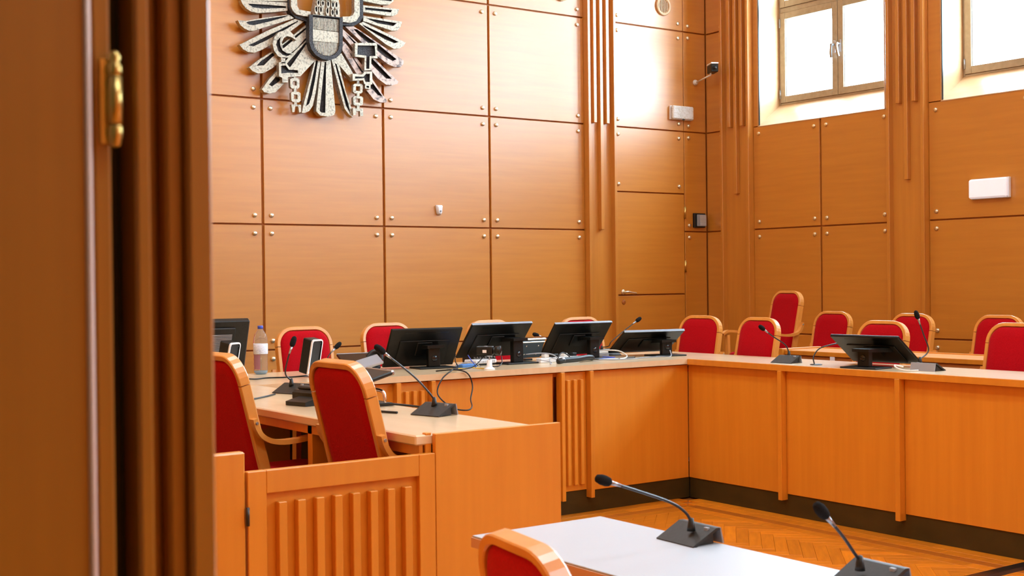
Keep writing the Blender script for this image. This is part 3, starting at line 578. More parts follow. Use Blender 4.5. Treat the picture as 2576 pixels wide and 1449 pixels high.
rb = thing('counsel_bench', 'beech counsel bench on the right at a right angle to the judges bench', 'bench', (6.3, 4.0, 0))
part('worktop', B().prism([(6.032, 1.4), (6.545, 1.4), (6.545, 7.233), (6.032, 6.41)], 'z', ZT-TH, ZT), 'wood_top', rb, w=True)
part('worktop_edge', B().box(6.020, 6.0315, 1.4, 6.41, ZT-TH-.004, ZT-.001, .002), 'wood_v', rb, w=True)
for y0, y1 in ((5.592, 6.443), (4.700, 5.556), (3.78, 4.662), (2.86, 3.74), (1.42, 2.82)):
    part('front_panel', B().box(XF, XF+.02, y0, y1, .137, .905, .002), 'wood_v', rb, w=True)
for y0, y1 in ((5.558, 5.590), (4.664, 4.698), (3.742, 3.778), (2.822, 2.858)):
    part('front_post', B().box(XF-.047, XF+.012, y0, y1, .100, .910, .002), 'wood_v', rb, w=True)
part('top_rail', B().box(XF+.012, XF+.035, 1.42, 6.44, .880, ZT-TH), 'wood_groove', rb, w=True)
part('plinth', B().box(XF+.006, XF+.022, 1.42, 6.44, .001, .150), 'plinth', rb, w=True)
for y in (5.84, 4.82, 2.5): part('support_panel', B().box(XF+.04, 6.46, y, y+.025, PZ, ZT-TH), 'wood_v', rb, w=True)

lb_ = thing('clerk_desk', 'beech side desk on the left with a broad end panel behind the ribbed gate', 'desk', (2.65, 5.0, 0))
part('worktop', B().box(2.365, 2.885, 3.922, 6.409, ZT-TH-.002, ZT-.001, .005), 'wood_top', lb_, w=True)
part('edge_moulding', B().box(2.385, 2.40, 3.93, 6.40, ZT-.075, ZT-TH-.003), 'wood_v', lb_, w=True)
part('end_panel', B().box(2.434, 2.998, 3.898, 3.921, 0, .951, .002), 'wood_v', lb_, w=True)
part('end_panel_edge', B().box(2.408, 2.4335, 3.9235, 3.946, 0, .954, .002), 'wood_v', lb_, w=True)
part('back_panel', B().box(2.862, 2.880, 3.93, 6.42, PZ, ZT-TH-.003), 'plinth', lb_, w=True)  # dark colour stands in for the shade beneath the desktop
part('support_panel', B().box(2.385, 2.85, 4.775, 4.815, PZ, ZT-TH-.003, .002), 'wood_v', lb_, w=True)
part('support_panel', B().box(2.385, 2.85, 5.95, 5.99, PZ, ZT-TH-.003, .002), 'wood_v', lb_, w=True)

gt = thing('ribbed_gate', 'low beech swing gate with eight raised ribs in front of the clerk desk', 'gate', (2.07, 3.91, 0))
part('stile', B().box(1.712, 1.778, 3.892, 3.922, .02, .884, .002), 'wood_v', gt, w=True)
part('stile', B().box(2.362, 2.428, 3.892, 3.922, .02, .884, .002), 'wood_v', gt, w=True)
part('top_rail', B().box(1.7785, 2.3615, 3.892, 3.922, .808, .884, .002), 'wood_v', gt, w=True)
part('bottom_rail', B().box(1.7785, 2.3615, 3.892, 3.922, .02, .12, .002), 'wood_v', gt, w=True)
gp = part('infill_panel', B().box(1.776, 2.364, 3.912, 3.919, .11, .815), 'wood_v', gt, w=True)
for i in range(8):
    c = 1.832 + i*(2.312-1.832)/7
    part('rib', B().box(c-.0145, c+.0145, 3.883, 3.912, .15, .776, .002), 'wood_v', gp, w=True)
for z in (.74, .2): part('hinge', B().cyl((1.709, 3.888, z-.03), (1.709, 3.888, z+.03), .006, seg=10), 'steel_dark', gt, w=True)
gpst = thing('gate_post_panel', 'broad beech post panel left of the ribbed gate with a rounded top', 'panel', (1.45, 3.91, 0))
part('panel', B().box(1.10, 1.704, 3.892, 3.930, 0, .951, .006), 'wood_v', gpst, w=True)

r2 = thing('rear_counsel_desk', 'second-row beech desk behind the counsel bench with a raised end', 'desk', (7.4, 4.5, PZ))
part('worktop', B().box(7.25, 7.62, 1.6, 6.66, .915, .949, .003), 'wood_v', r2, w=True)
part('end_panel', B().box(7.225, 7.66, 6.662, 6.70, PZ, .960, .003), 'wood_v', r2, w=True)
part('front_panel', B().box(7.27, 7.29, 1.6, 6.66, PZ, .87), 'wood_v', r2, w=True)
part('front_rail', B().box(7.262, 7.29, 1.6, 6.66, .875, .912), 'wood_groove', r2, w=True)
part('back_ledge', B().box(7.62, 7.64, 1.6, 6.66, .90, .957, .002), 'wood_v', r2, w=True)
t = thing('name_tag', 'tiny white tag on the front of the rear counsel desk', 'tag', (7.248, 6.20, .90)); part('tag_plate', B().box(-.004, 0, -.022, .022, -.016, .016, .001), 'white_pl', t)

# ---- white table
wt = thing('white_table', 'narrow white laminate table with pinkish beech edging in the foreground', 'table', (2.36, 2.2, 0))
part('tabletop', B().box(2.112, 2.604, 1.15, 3.182, .738-.003, .740, .001), 'laminate', wt, w=True)
part('edge_band', B().box(2.109, 2.607, 1.147, 3.185, .705, .7345, .001), 'edge_beech', wt, w=True)
for x, y in ((2.15, 3.13), (2.56, 3.13), (2.15, 1.2), (2.56, 1.2)):
    part('leg', B().box(x-.02, x+.02, y-.02, y+.02, 0, .704, .002), 'steel', wt, w=True)
part('leg_frame', B().box(2.17, 2.54, 3.12, 3.14, .66, .704).box(2.14, 2.16, 1.22, 3.11, .66, .704), 'steel', wt, w=True)
t = thing('cable_cover', 'black rubber cable cover strip lying across the parquet at lower right', 'cable cover', (5.7, 3.84, 0))
part('strip', B().prism([(-.05, 0), (.05, 0), (.03, .012), (-.03, .012)], 'x', -1.2, .33), 'black_gloss', t)

# ================================================================== CHAIRS
def build_chair(w, kind, rec):
    REC = math.radians(rec)
    # faces +x, origin on the floor under the seat
    t = thing('courtroom_chair', 'x', 'chair')
    d = Vector((-math.sin(REC), 0, math.cos(REC))); n = Vector((math.cos(REC), 0, math.sin(REC)))
    o = Vector((-.19, 0, .431))
    def P(s_, t_, q=0): return o + Vector((0, s_, 0)) + d*t_ + n*q
    T, hw, R = .55, w/2-.012, .105
    sec = [(-.012, -.019), (-.009, -.023), (.009, -.023), (.012, -.019), (.012, .019), (.009, .023), (-.009, .023), (-.012, .019)]
    tc = T-.012
    U = [P(-hw, .425)]
    U.append(P(-hw, tc-R))
    for k in range(1, 9): a = math.pi - k*math.pi/16; U.append(P(-hw+R+R*math.cos(a), tc-R+R*math.sin(a)))
    for k in range(0, 9): a = math.pi/2 - k*math.pi/16; U.append(P(hw-R+R*math.cos(a), tc-R+R*math.sin(a)))
    U.append(P(hw, .425))
    b = B().sweep(U, n, sec)
    for f in b.bm.faces: f.smooth = False
    part('crest_rail', b, 'chair_wood', t)
    for s_ in (-1, 1):
        part('stile', B().sweep([P(s_*hw, .421), P(s_*hw, .0), P(s_*hw, -.06)], n, sec), 'chair_wood', t)
    # upholstered back, inside the frame
    hw2, T2, R2 = hw-.011, T-.023, .094
    def outline(ins):
        h, top, r = hw2-ins, T2-ins, max(R2-ins*.6, .02)
        L = [(-h, .02+ins), (-h, .2), (-h, top-r)]
        for k in range(1, 7): a = math.pi - k*math.pi/14; L.append((-h+r+r*math.cos(a), top-r+r*math.sin(a)))
        for k in range(1, 7): a = math.pi/2 - k*math.pi/14; L.append((h-r+r*math.cos(a), top-r+r*math.sin(a)))
        return L + [(h, top-r), (h, .2), (h, .02+ins)]
    b = B(); rings = []
    for ins, q in ((.05, -.024), (.016, -.021), (.004, -.014), (0, -.004), (0, .012), (.006, .024), (.022, .033), (.06, .038)):
        rings.append([b.bm.verts.new(P(s_, t_, q)) for s_, t_ in outline(ins)])
    m = len(rings[0])
    for A, C in zip(rings, rings[1:]):
        for k in range(m): b.bm.faces.new((A[k], A[(k+1) % m], C[(k+1) % m], C[k])).smooth = True
    b.bm.faces.new(rings[0][::-1]); b.bm.faces.new(rings[-1])
    part('back_cushion', b, 'red', t)
    # seat
    b = B(); rings = []
    sw = w/2-.03
    for ins, z in ((.02, .405), (.0, .412), (0, .440), (.012, .455), (.05, .463)):
        r = .06; L = []
        for cx, cy, a0 in ((.24-ins-r, sw-ins-r, 0), (-.17+ins+r, sw-ins-r, 90), (-.17+ins+r, -sw+ins+r, 180), (.24-ins-r, -sw+ins+r, 270)):
            for k in range(4): a = math.radians(a0 + 30*k); L.append((cx+r*math.cos(a), cy+r*math.sin(a)))
        rings.append([b.bm.verts.new((x, y, z)) for x, y in L])
    m = len(rings[0])
    for A, C in zip(rings, rings[1:]):
        for k in range(m): b.bm.faces.new((A[k], A[(k+1) % m], C[(k+1) % m], C[k])).smooth = True
    b.bm.faces.new(rings[0][::-1]); b.bm.faces.new(rings[-1])
    part('seat', b, 'red', t)
    part('seat_frame', B().box(-.18, .22, -sw+.02, sw-.02, .365, .404, .004), 'chair_wood', t)
    ls = [(-.013, -.018), (.013, -.018), (.013, .018), (-.013, .018)]
    ya = w/2+.016
    for s_ in (-1, 1):
        part('leg', B().sweep([(.19, s_*ya, .0), (.19, s_*ya, .36), (.195, s_*ya, .60)], (0, 1, 0), ls), 'chair_wood', t)
        e = P(s_*hw, -.06)
        part('leg', B().sweep([e, (-.185, s_*hw, .2), (-.245, s_*hw, 0)], (0, 1, 0), [(-.018, -.014), (.018, -.014), (.018, .014), (-.018, .014)]), 'chair_wood', t)
        path = smooth_path([(-.268, s_*ya, .705), (-.256, s_*ya, .665), (-.225, s_*ya, .625), (-.16, s_*ya, .602), (-.06, s_*ya, .603), (.10, s_*ya, .625), (.20, s_*ya, .630), (.245, s_*ya, .605)], 4)
        ar = part('armrest', B().sweep(path, (0, 1, 0), [(-.010, -.020), (.010, -.020), (.010, .020), (-.010, .020)]), 'chair_wood', t)
        part('arm_bolt', B().cyl((-.262, s_*(ya+.010), .688), (-.262, s_*(ya+.024), .688), .006, seg=10), 'steel', ar)
    return t
proto = {'w': build_chair(.445, 'w', 14.0), 'n': build_chair(.392, 'n', 12.0)}
used = set()
def chair(kind, top, face, zb, label, group):
    """top = where the middle of the crest stands in plan; face = heading in degrees"""
    o = proto[kind] if kind not in used else copy_tree(proto[kind])
    used.add(kind)
    a = math.radians(face)
    off = .323 if kind == 'w' else .304        # from the crest to the middle of the seat
    o.location = (top[0] + off*math.cos(a), top[1] + off*math.sin(a), zb); o.rotation_euler = (0, 0, a)
    o['label'] = label; o['group'] = group
JD, CN, RR, LW = 'chairs behind the judges bench', 'chairs behind the counsel bench', 'chairs in the second row', 'armchairs at the clerk desk'
chair('n', (3.70, 7.53), -90, PZ, 'red chair with pale frame behind the judges bench, first right of the water bottle', JD)
chair('n', (4.42, 7.72), -90, PZ, 'red chair behind the judges bench partly hidden by the leftmost monitor beside the desk phone', JD)
chair('n', (5.21, 7.62), -88, PZ, 'red chair whose crest shows above the monitor with the small camera before it', JD)
chair('n', (6.03, 7.60), -91, PZ, 'red chair behind the judges bench nearest the ribbed pilaster', JD)
chair('n', (6.81, 7.08), 187, PZ, 'red chair at the far corner of the counsel bench, in front of the door', CN)
chair('n', (6.73, 6.40), 178, PZ, 'red armchair behind the counsel bench at the left desk microphone', CN)
chair('n', (6.70, 5.30), 179, PZ, 'red chair behind the tilted monitor on the counsel bench', CN)
chair('n', (6.82, 4.43), 179, PZ, 'red chair behind the counsel bench at the right picture edge', CN)
chair('n', (8.24, 7.02), 178, PZ, 'dark red chair at the left end of the second-row desk', RR)
chair('n', (8.05, 6.10), 178, PZ, 'dark red second-row chair beside the second window pilaster', RR)
chair('n', (8.04, 5.36), 178, PZ, 'dark red second-row chair half hidden by the chair at the right picture edge', RR)
chair('n', (8.36, 7.62), 171, PZ+.165, 'tall standing red armchair against the right wall panels, highest of all', RR)
chair('n', (8.04, 4.60), 178, PZ, 'dark red second-row chair farthest right, only a corner showing', RR)
chair('w', (2.235, 4.275), 0, PZ, 'red armchair seen from behind at the clerk desk, directly behind the gate', LW)
chair('w', (2.10, 5.10), 3, PZ, 'red armchair at the clerk desk cut by the door frame at left', LW)
chair('n', (1.532, 2.14), -10, 0.0, 'red armchair in the foreground pulled up to the white table', 'chairs at the white table')

# ================================================================== MONITORS
def monitor(c, tilt, yaw, label, base, edge=False):
    """c = panel centre, tilt = lean of the top towards the room (deg), yaw = heading of its back"""
    yaw = math.radians(yaw)
    t = thing('monitor', label, 'monitor', (base[0], base[1], ZT), yaw, 'monitors on the benches')
    inv = wmat(t).inverted(); C = inv @ Vector(c)
    part('base_plate', B().box(-.125, .125, -.085, .085, 0, .010, .003), 'black', t)
    topz = max(C.z + .0, .075)
    b = B().box(-.040, .040, -.030, .012, .010, topz, .004)
    po = part('post', b, 'mon_black', t)
    part('cable_hole', B().lathe([(.0001, -.0325), (.017, -.0325), (.020, -.030)], (0, 0, .062), 16, axis='y'), 'black_gloss', po)
    part('bracket', B().prism([(-.055, topz-.002), (C.y-.004, C.z-.012), (C.y-.004, C.z+.016), (-.055, topz+.016)], 'x', -.058, .058), 'mon_black', t)
    a = math.radians(tilt)
    p = part('panel', B().box(-.243, .243, -.006, .012, -.146, .146, .004).box(-.17, .17, -.012, -.0062, -.12, .06, .005), 'mon_black', t, loc=C, rot=(a, 0, 0))
    if edge: part('top_edge_sheen', B().box(-.243, .243, -.006, .012, .1462, .1495, .001), 'edge_sheen', p)  # added strip with the reflection painted in
    part('screen', B().box(-.236, .236, .0121, .0125, -.139, .139), 'black_gloss', p)
    part('vent_slot', B().box(-.15, .15, -.0068, -.0061, .118, .121), 'black_gloss', p)
    part('hinge_plate', B().box(-.05, .05, -.020, -.0122, -.05, .05, .003), 'mon_black', p)
    return t
monitor((4.240, 6.93, 1.078), 34, -8, 'black monitor seen from behind, leftmost of four on the judges bench', (4.27, 6.86))
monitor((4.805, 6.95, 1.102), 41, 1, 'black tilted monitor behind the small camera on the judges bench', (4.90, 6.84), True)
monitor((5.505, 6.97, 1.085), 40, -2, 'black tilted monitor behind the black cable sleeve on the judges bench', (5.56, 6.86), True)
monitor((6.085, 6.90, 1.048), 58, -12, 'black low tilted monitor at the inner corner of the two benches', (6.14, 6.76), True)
monitor((6.335, 5.088, 1.050), 55, -86, 'black tilted monitor on the counsel bench', (6.14, 5.00))
# the older monitor at far left, back turned to us, with a ventilation grille
t = thing('old_monitor', 'older black monitor with a ventilation grille at left beside the bottle', 'monitor', (2.83, 7.03, ZT), math.radians(-8))
p = part('panel', B().box(-.25, .25, -.02, .02, -.17, .17, .006).box(-.21, .17, -.032, -.0205, -.12, .13, .010), 'black', t, loc=(0, 0, .185), rot=(math.radians(25), 0, 0))
for i in range(12): part('vent_slat', B().box(.03, .15, -.0365, -.0322, .085-.0095*i, .0895-.0095*i), 'cable_g', p)
part('foot', B().box(-.12, .12, -.10, .09, 0, .012, .004).box(-.035, .035, -.012, .018, .012, .12, .004), 'black', t)

# ================================================================== SPEAKERS (white framed)
def speaker(loc, rz, label):
    t = thing('desk_speaker', label, 'speaker', (loc[0], loc[1], ZT), rz, 'white framed desk speakers')
    lean = math.radians(12)
    p = part('cabinet', B().box(-.044, .044, .004, .072, -.016, .188, .005), 'black', t, loc=(0, .01, .03), rot=(lean, 0, 0))
    o = [(-.046, -.018), (.046, -.018), (.046, .172), (.042, .184), (.032, .191), (-.032, .191), (-.042, .184), (-.046, .172)]
    i = [(-.039, -.010), (.039, -.010), (.039, .170), (.036, .179), (.029, .183), (-.029, .183), (-.036, .179), (-.039, .170)]
    part('front_frame', B().plate(o, i, -.006, .0035, .000), ['white_pl', 'black'], p)
    for sx, sz in ((-.030, .170), (.030, .170), (-.030, .03), (.030, .03)): part('screw', B().cyl((sx, .001, sz), (sx, -.002, sz), .004, seg=8), 'black_gloss', p)
    part('foot', B().sweep(smooth_path([(0, .012, .030), (0, .006, .018), (0, -.010, .008), (0, -.050, .005)], 4), (1, 0, 0), [(-.005, -.045), (.005, -.045), (.005, .045), (-.005, .045)]), 'white_pl', t)
speaker((2.875, 6.74), .48, 'black desk speaker with white frame beside the old monitor at left')
speaker((3.375, 6.72), .36, 'black desk speaker with white frame behind the first clerk armchair')

# ================================================================== MICROPHONES
def wedge():
    # low edge at -x, grey plate at +x
    b = B().prism([(-.052, .003), (.036, .046), (.050, .046), (.052, .040), (.040, .038), (-.040, .000), (-.050, .000)], 'y', -.080, .080)
    b.prism([(-.036, .001), (.032, .034), (.034, .001)], 'y', -.070, .070)
    return b.mesh('base', 'charcoal')
WED = wedge()
PLT = B().prism([(.050, .0455), (.054, .0455), (.066, .000), (.060, .000)], 'y', -.080, .080).mesh('rear_plate', 'plate_grey')
def microphone(base, deg, pts, label, group, zt=ZT, r=.0042):
    t = thing('microphone', label, 'microphone', (base[0], base[1], zt), math.radians(deg), group)
    inv = wmat(t).inverted(); P = [inv @ Vector(p) for p in pts]
    link('base', WED, t); link('rear_plate', PLT, t)
    part('collar', B().lathe([(.013, .034), (.011, .046), (.007, .070), (.0001, .072)], (P[0].x, P[0].y, 0), 14), 'black', t)
    part('button', B().box(.018, .028, -.062, -.046, .036, .0455, .001), 'grey_pl', t)
    P[0].z = .060
    path = smooth_path(P, 6); tip = P[-1]; dirv = (path[-1]-path[-3]).normalized()
    part('gooseneck', B().sweep(path, None, None, r, 8), 'steel_dark', t)
    hd = part('mic_head', B().sweep([tip-dirv*.012, tip-dirv*.006, tip+dirv*.004, tip+dirv*.022, tip+dirv*.036, tip+dirv*.042], None, None, [.008, .0125, .0145, .0145, .011, .004], 14), 'foam', t)
    part('mic_sleeve', B().sweep([tip-dirv*.05, tip-dirv*.011], None, None, [.0044, .0070], 12), 'steel', t)
    return t
microphone((2.785, 4.475), 14, [(2.800, 4.49, .99), (2.775, 4.49, 1.040), (2.700, 4.49, 1.113), (2.56, 4.493, 1.218)], 'desk microphone with metal neck at the near end of the clerk desk', 'microphones on the benches')
microphone((2.80, 5.83), 20, [(2.810, 5.845, .99), (2.778, 5.845, 1.045), (2.790, 5.845, 1.110), (2.818, 5.845, 1.190)], 'desk microphone with upright black neck further back on the clerk desk', 'microphones on the benches')
microphone((3.62, 7.02), 100, [(3.62, 7.03, .99), (3.600, 7.00, 1.015), (3.618, 7.00, 1.054), (3.668, 7.00, 1.100)], 'thin microphone peeping over the clerk armchair beside the right desk speaker', 'microphones on the benches', r=.0035)
microphone((5.50, 7.13), 90, [(5.48, 7.14, .99), (5.44, 7.12, 1.02), (5.37, 7.06, 1.070), (5.215, 7.03, 1.118)], 'small microphone pointing left between two monitors on the judges bench', 'microphones on the benches', r=.0035)
microphone((5.90, 7.10), 90, [(5.84, 7.10, .985), (5.838, 7.02, 1.02), (5.85, 7.00, 1.055), (5.966, 7.0, 1.126), (6.09, 7.0, 1.195)], 'microphone with long black neck rising in front of the door', 'microphones on the benches', r=.0035)
microphone((6.17, 5.66), 4, [(6.245, 5.70, .99), (6.21, 5.70, 1.062), (6.10, 5.70, 1.118), (6.01, 5.70, 1.170)], 'desk microphone at the inner end of the counsel bench', 'microphones on the benches')
microphone((6.25, 4.64), 184, [(6.30, 4.735, .98), (6.385, 4.739, 1.055), (6.34, 4.739, 1.15), (6.285, 4.739, 1.255)], 'desk microphone turned away beside the monitor on the counsel bench', 'microphones on the benches')
microphone((2.553, 2.722), -2, [(2.545, 2.70, .78), (2.520, 2.70, .832), (2.448, 2.70, .872), (2.235, 2.70, .947)], 'desk microphone at the far edge of the white table', 'microphones on the white table', zt=.740)
microphone((2.548, 2.070), -2, [(2.525, 2.08, .78), (2.506, 2.08, .818), (2.462, 2.08, .867), (2.396, 2.08, .928)], 'desk microphone at the bottom right corner of the white table', 'microphones on the white table', zt=.740)
t = thing('lamp_microphone', 'thin bent gooseneck on a flat round foot beside the monitor on the counsel bench', 'microphone', (6.16, 5.40, ZT))
part('foot', B().lathe([(.0001, 0), (.038, 0), (.038, .003), (.030, .006), (.0001, .007)], seg=24), 'steel_dark', t)
part('gooseneck', B().sweep(smooth_path([(-.01, .005, .005), (.0, .02, .050), (.06, .02, .100), (.16, -.02, .126), (.24, -.035, .130)]), None, None, .004, 8), 'steel_dark', t)
part('mic_head', B().sweep([(.24, -.035, .130), (.25, -.037, .130), (.29, -.043, .128), (.297, -.044, .128)], None, None, [.005, .009, .009, .004], 12), 'foam', t)

# ================================================================== SMALL THINGS ON THE BENCHES
t = thing('water_bottle', 'clear plastic water bottle with blue cap and pale label on the judges bench', 'bottle', (3.238, 7.15, ZT))
R = .042
part('body', B().lathe([(.0001, .004), (.030, .001), (.038, .010), (R, .022), (.040, .05), (R, .06), (.040, .075), (R, .09), (.040, .105), (R, .12), (R, .195), (.041, .215), (.036, .236), (.022, .258), (.0145, .268), (.0145, .276), (.0001, .277)], seg=28), 'pet', t)
part('label', B().lathe([(R+.0006, .122), (R+.0012, .123), (R+.0012, .182), (R+.0006, .183)], seg=28), 'label', t)
part('base_tint', B().lathe([(.0001, .005), (.030, .004), (.037, .012), (.0395, .022), (.0001, .024)], seg=20), 'water', t)
b = B(); n = 7; pr = []
for k in range(n):
    a = math.radians(165 + 75*k/(n-1)); pr.append((a))
v0 = [b.bm.verts.new(((R-.004)*math.cos(a), (R-.004)*math.sin(a), .03)) for a in pr]; v1 = [b.bm.verts.new(((R-.004)*math.cos(a), (R-.004)*math.sin(a), .118)) for a in pr]
for k in range(n-1): b.bm.faces.new((v0[k], v0[k+1], v1[k+1], v1[k]))
part('back_label', b, 'label_red', t)
part('cap', B().lathe([(.0001, .272), (.0165, .272), (.0165, .289), (.015, .291), (.0001, .291)], seg=20), 'cap', t)

# desk phones / terminals
t = thing('desk_phone', 'black desk phone left of the first armchair on the clerk desk', 'phone', (2.64, 5.27, ZT), math.radians(14))
part('housing', B().prism([(-.05, .022), (.085, .022), (.095, .040), (.08, .056), (-.035, .062), (-.05, .050)], 'y', -.10, .085), 'black', t)
part('stand', B().prism([(-.13, .0), (.05, .0), (.05, .022), (-.03, .022), (-.05, .035), (-.13, .018)], 'y', -.10, .035), 'black', t)
part('handset', B().box(-.035, .02, -.08, .07, .0625, .078, .006), 'charcoal', t)
t = thing('desk_terminal', 'black tilted terminal on a curved stand right of the first armchair on the clerk desk', 'terminal', (2.80, 5.04, ZT), math.radians(-4))
part('foot', B().prism([(-.06, 0), (.07, 0), (.08, .006), (.06, .014), (-.04, .014), (-.06, .008)], 'y', -.11, .06), 'black', t)
part('post', B().sweep([(-.010, .02, .012), (-.005, .025, .08), (.0, .03, .125)], (0, 1, 0), [(-.016, -.02), (.016, -.02), (.012, .02), (-.012, .02)]), 'charcoal', t)
p = part('screen_body', B().box(-.14, .075, -.14, .14, -.009, .009, .006), 'black', t, loc=(-.0, .03, .125), rot=(0, math.radians(-16), 0))
part('end_cap', B().box(.060, .080, -.14, .14, -.011, .011, .006), 'steel', p)
part('cable_bow', B().sweep(smooth_path([(-.01, .0, .068), (.012, -.06, .070), (.028, -.09, .060), (.032, -.10, .03), (.032, -.10, .004)]), None, None, .0075, 10), 'chrome', t)
t = thing('desk_telephone', 'black and grey desk telephone on the judges bench beside the leftmost monitor', 'phone', (3.86, 6.95, ZT), math.radians(-6))
part('foot', B().box(-.02, .09, -.08, .05, 0, .010, .003), 'black', t)
part('post', B().sweep([(.05, -.02, .01), (.04, 0, .05), (.03, .02, .09)], (1, 0, 0), [(-.012, -.022), (.012, -.022), (.012, .022), (-.012, .022)]), 'black', t)
p = part('screen_body', B().box(-.16, .07, -.075, .075, -.008, .008, .004), 'black_gloss', t, loc=(-.01, .03, .068), rot=(math.radians(24), 0, 0))
part('screen_edge', B().box(-.16, .07, .070, .078, .004, .010, .002), 'steel', p)
part('tray', B().box(-.09, .06, -.045, .045, -.010, .010, .004), 'steel', t, loc=(-.01, -.075, .060), rot=(math.radians(30), math.radians(-14), 0))
part('handset', B().sweep(smooth_path([(.02, .06, .075), (.05, .06, .105), (.08, .05, .112), (.10, .04, .095), (.10, .03, .06)]), None, None, .018, 12), 'black', t)

# the small camera on a white tripod
t = thing('video_camera', 'small black box camera with a round lens on a white stand on the judges bench', 'camera', (4.455, 6.50, ZT), math.radians(-20))
part('stand', B().lathe([(.0001, 0), (.034, 0), (.034, .006), (.024, .010), (.018, .020), (.015, .056), (.012, .060), (.0001, .061)], seg=18), 'white_pl', t)
part('ball_joint', B().cyl((0, 0, .06), (0, 0, .082), .005, seg=10).box(-.018, .018, -.014, .014, .081, .086, .002), 'steel', t)
p = part('camera_body', B().box(-.028, .028, -.035, .065, -.026, .028, .004), 'black', t, loc=(-.006, .02, .115), rot=(0, 0, math.radians(62)))
part('lens', B().cyl((0, -.034, 0), (0, -.050, 0), .020).cyl((0, -.0505, 0), (0, -.085, 0), .027, .030, 20), 'black', p)
part('lens_ring', B().cyl((0, -.049, 0), (0, -.053, 0), .0235, seg=20), 'steel', p)
part('lens_glass', B().lathe([(.0001, -.092), (.014, -.090), (.024, -.0855), (.026, -.084)], seg=20, axis='y'), 'black_gloss', p)
part('sticker', B().box(-.0286, -.0281, .0, .025, -.012, .006).box(-.018, .006, .0, .018, .0281, .0286), 'white_pl', p)

t = thing('touch_terminal', 'slate blue back of a small touch terminal between the second and third monitors', 'terminal', (5.153, 7.02, ZT), 0)
p = part('screen_body', B().box(-.095, .095, -.012, .012, -.075, .075, .004), 'slate', t, loc=(0, 0, .088), rot=(math.radians(28), 0, 0))
part('top_trim', B().box(-.097, .097, -.016, .014, .066, .080, .003), 'chrome', p)
part('top_trim', B().box(-.095, .095, -.016, -.010, .046, .056, .002), 'chrome', p)
for x in (-.05, .05):
    for z in (-.045, .02): part('screw', B().lathe([(.0001, -.0155), (.005, -.0145), (.006, -.012)], (x, 0, z), 10, axis='y'), 'chrome', p)
part('kick_stand', B().box(-.03, .03, .02, .12, 0, .012, .003), 'black', t)
t = thing('mixer_box', 'black connection box full of plugs behind the small camera', 'box', (4.80, 7.12, ZT), .03)
part('housing', B().box(-.10, .10, -.05, .06, 0, .05, .004), 'black', t)
pb = B()
for i in range(8):
    for j in range(2): pb.cyl((-.08+.023*i, -.049, .014+.02*j), (-.08+.023*i, -.062, .014+.02*j), .006, seg=8)
tag(part('plugs', pb, 'steel', t), kind='stuff')
t = thing('router_box', 'pale grey router lying between the first and second monitors', 'box', (4.66, 6.90, ZT), math.radians(8))
part('housing', B().box(-.09, .09, -.06, .06, .012, .036, .005), 'white_pl', t)
gb = B()
for i in range(12): gb.box(-.08+.013*i, -.075+.013*i, -.0615, -.0602, .016, .032)
tag(part('vents', gb, 'grey_pl', t), kind='stuff')
part('feet', B().box(-.08, .08, -.05, .05, 0, .0115), 'black', t)
t = thing('blue_box', 'flat blue plastic box in front of the pale router', 'box', (4.47, 6.78, ZT), math.radians(6))
part('housing', B().box(-.06, .06, -.035, .035, 0, .020, .003), 'blue_pl', t)
t = thing('cable_sleeve', 'black cable sleeve with taped bundle in front of the third monitor', 'cable sleeve', (0, 0, 0))
part('sleeve', B().sweep(smooth_path([(5.07, 6.62, .963), (5.12, 6.62, .970), (5.25, 6.64, .972), (5.36, 6.67, .976), (5.43, 6.69, .968)]), None, None, [.010]+[.019]*22+[.013]*2, 12), 'black', t)
part('tape', B().cyl((5.105, 6.62, .9695), (5.125, 6.621, .9705), .0196, seg=12), 'steel', t)
t = thing('power_strip', 'pale power strip behind the cable sleeve', 'power strip', (5.22, 6.79, ZT), math.radians(6))
part('housing', B().box(-.19, .16, -.025, .025, 0, .032, .004), 'white_pl', t)
for i in range(4): part('plug', B().box(-.15+.085*i, -.11+.085*i, -.02, .02, .0321, .055, .004), 'black' if i % 2 else 'cable_w', t)
t = thing('small_box', 'small grey adapter box right of the third monitor', 'box', (5.73, 6.98, ZT), 0)
part('housing', B().box(-.055, .055, -.03, .04, 0, .028, .004), 'grey_pl', t)
part('lid', B().box(-.05, .05, -.028, .036, .0281, .040, .003), 'cable_w', t)

CAB = 'loose cables on the judges bench'
def cable(pts, r, m_, label, group=CAB, closed=False):
    o = part('cable', B().sweep(smooth_path(pts, 8, closed), None, None, r, 8, closed=closed), m_)
    return tag(o, label, 'cable', group)
cable([(4.30, 6.62, .955), (4.20, 6.50, .968), (4.115, 6.40, .966), (4.02, 6.36, .92), (3.972, 6.33, .838), (3.985, 6.20, .77), (4.06, 6.16, .752), (4.123, 6.20, .765), (4.208, 6.34, .795), (4.252, 6.385, .868), (4.226, 6.395, .941), (4.16, 6.42, .966), (4.10, 6.55, .955)], .0042, 'black', 'black cable loop hanging over the front edge of the judges bench')
cable([(2.70, 4.62, .953), (2.66, 4.74, .956), (2.72, 4.80, .975), (2.83, 4.70, .965), (2.86, 4.54, .957)], .005, 'black', 'short black cable behind the near clerk desk microphone', 'cables on the clerk desk')
cable([(2.70, 5.80, .952), (2.60, 5.70, .952), (2.47, 5.60, .952), (2.40, 5.62, .952)], .004, 'black', 'black cable running left from the upright clerk desk microphone', 'cables on the clerk desk')
cable([(2.94, 6.76, .962), (3.02, 6.75, .954), (3.12, 6.80, .953), (3.24, 6.76, .953), (3.36, 6.80, .953), (3.43, 6.86, .954)], .004, 'black', 'thin black cable between the two white framed speakers')
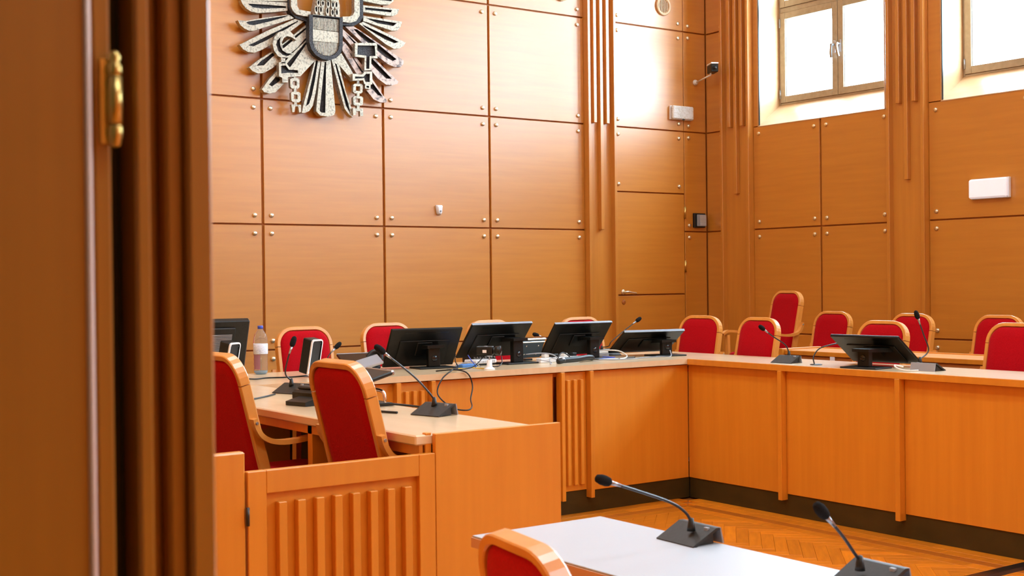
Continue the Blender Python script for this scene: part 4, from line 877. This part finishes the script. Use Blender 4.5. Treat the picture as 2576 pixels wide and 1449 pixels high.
cable([(4.22, 6.62, .953), (4.34, 6.68, .956), (4.40, 6.80, .99), (4.44, 6.86, 1.03)], .003, 'black', 'thin black lead rising to the leftmost monitor')
cable([(4.25, 6.58, .953), (4.36, 6.55, .965), (4.44, 6.55, 1.02), (4.49, 6.55, 1.06)], .003, 'black', 'thin black lead rising to the small camera')
cable([(4.28, 6.66, .954), (4.35, 6.60, .955), (4.40, 6.62, .957), (4.44, 6.60, .953), (4.47, 6.53, .953)], .0032, 'cable_y', 'yellow cable at the foot of the small white camera stand')
cable([(4.43, 6.70, 1.03), (4.44, 6.68, 1.0), (4.455, 6.66, .97), (4.46, 6.66, .953)], .003, 'cable_b', 'blue cable hanging beside the small camera')
cable([(4.36, 6.74, .962), (4.42, 6.72, .985), (4.47, 6.70, .985), (4.50, 6.66, .955)], .0028, 'cable_g', 'grey looped cable left of the small camera')
cable([(4.56, 6.66, .96), (4.60, 6.62, .955), (4.66, 6.66, .975), (4.70, 6.72, 1.01)], .0035, 'black', 'black cable looping under the second monitor bracket')
cable([(4.97, 6.83, 1.005), (5.06, 6.78, 1.012), (5.13, 6.74, 1.00), (5.155, 6.70, .96), (5.15, 6.68, .953)], .0042, 'cable_g', 'grey cable arch right of the second monitor')
cable([(5.10, 6.66, .953), (5.15, 6.70, 1.0), (5.20, 6.72, 1.012), (5.235, 6.70, .985), (5.22, 6.68, .953)], .0042, 'black', 'black cable arch beside the power strip')
cable([(4.99, 6.70, .975), (5.05, 6.66, .960), (5.00, 6.60, .953), (5.08, 6.70, .985), (5.14, 6.62, .953)], .003, 'cable_g', 'grey cable crossing in front of the second monitor foot')
cable([(5.60, 6.93, .985), (5.68, 6.91, 1.0), (5.79, 6.86, .995), (5.80, 6.78, .965), (5.70, 6.70, .953), (5.60, 6.72, .953), (5.50, 6.70, .956)], .0048, 'cable_w', 'white cable loop between the third and fourth monitors')
cable([(6.13, 6.70, .990), (6.08, 6.64, .953), (6.00, 6.66, .953), (5.85, 6.67, .953), (5.72, 6.62, .953), (5.62, 6.63, .953), (5.50, 6.66, .955), (5.42, 6.70, .960)], .0036, 'cable_g', 'grey cable lying from the fourth monitor towards the cable sleeve')
cable([(5.42, 6.68, .965), (5.52, 6.67, .956), (5.60, 6.65, .953), (5.70, 6.72, .953), (5.84, 6.74, .953)], .0042, 'steel_dark', 'dark cable leaving the cable sleeve to the right')
cable([(5.45, 6.72, .958), (5.58, 6.76, .956), (5.66, 6.74, .960), (5.60, 6.80, .965)], .003, 'cable_b', 'blue cable behind the cable sleeve')
cable([(6.14, 4.73, .97), (6.10, 4.76, .98), (6.075, 4.72, .965), (6.085, 4.66, .955), (6.13, 4.62, .956)], .0045, 'cable_w', 'white cable at the turned away counsel bench microphone', 'cables on the counsel bench')
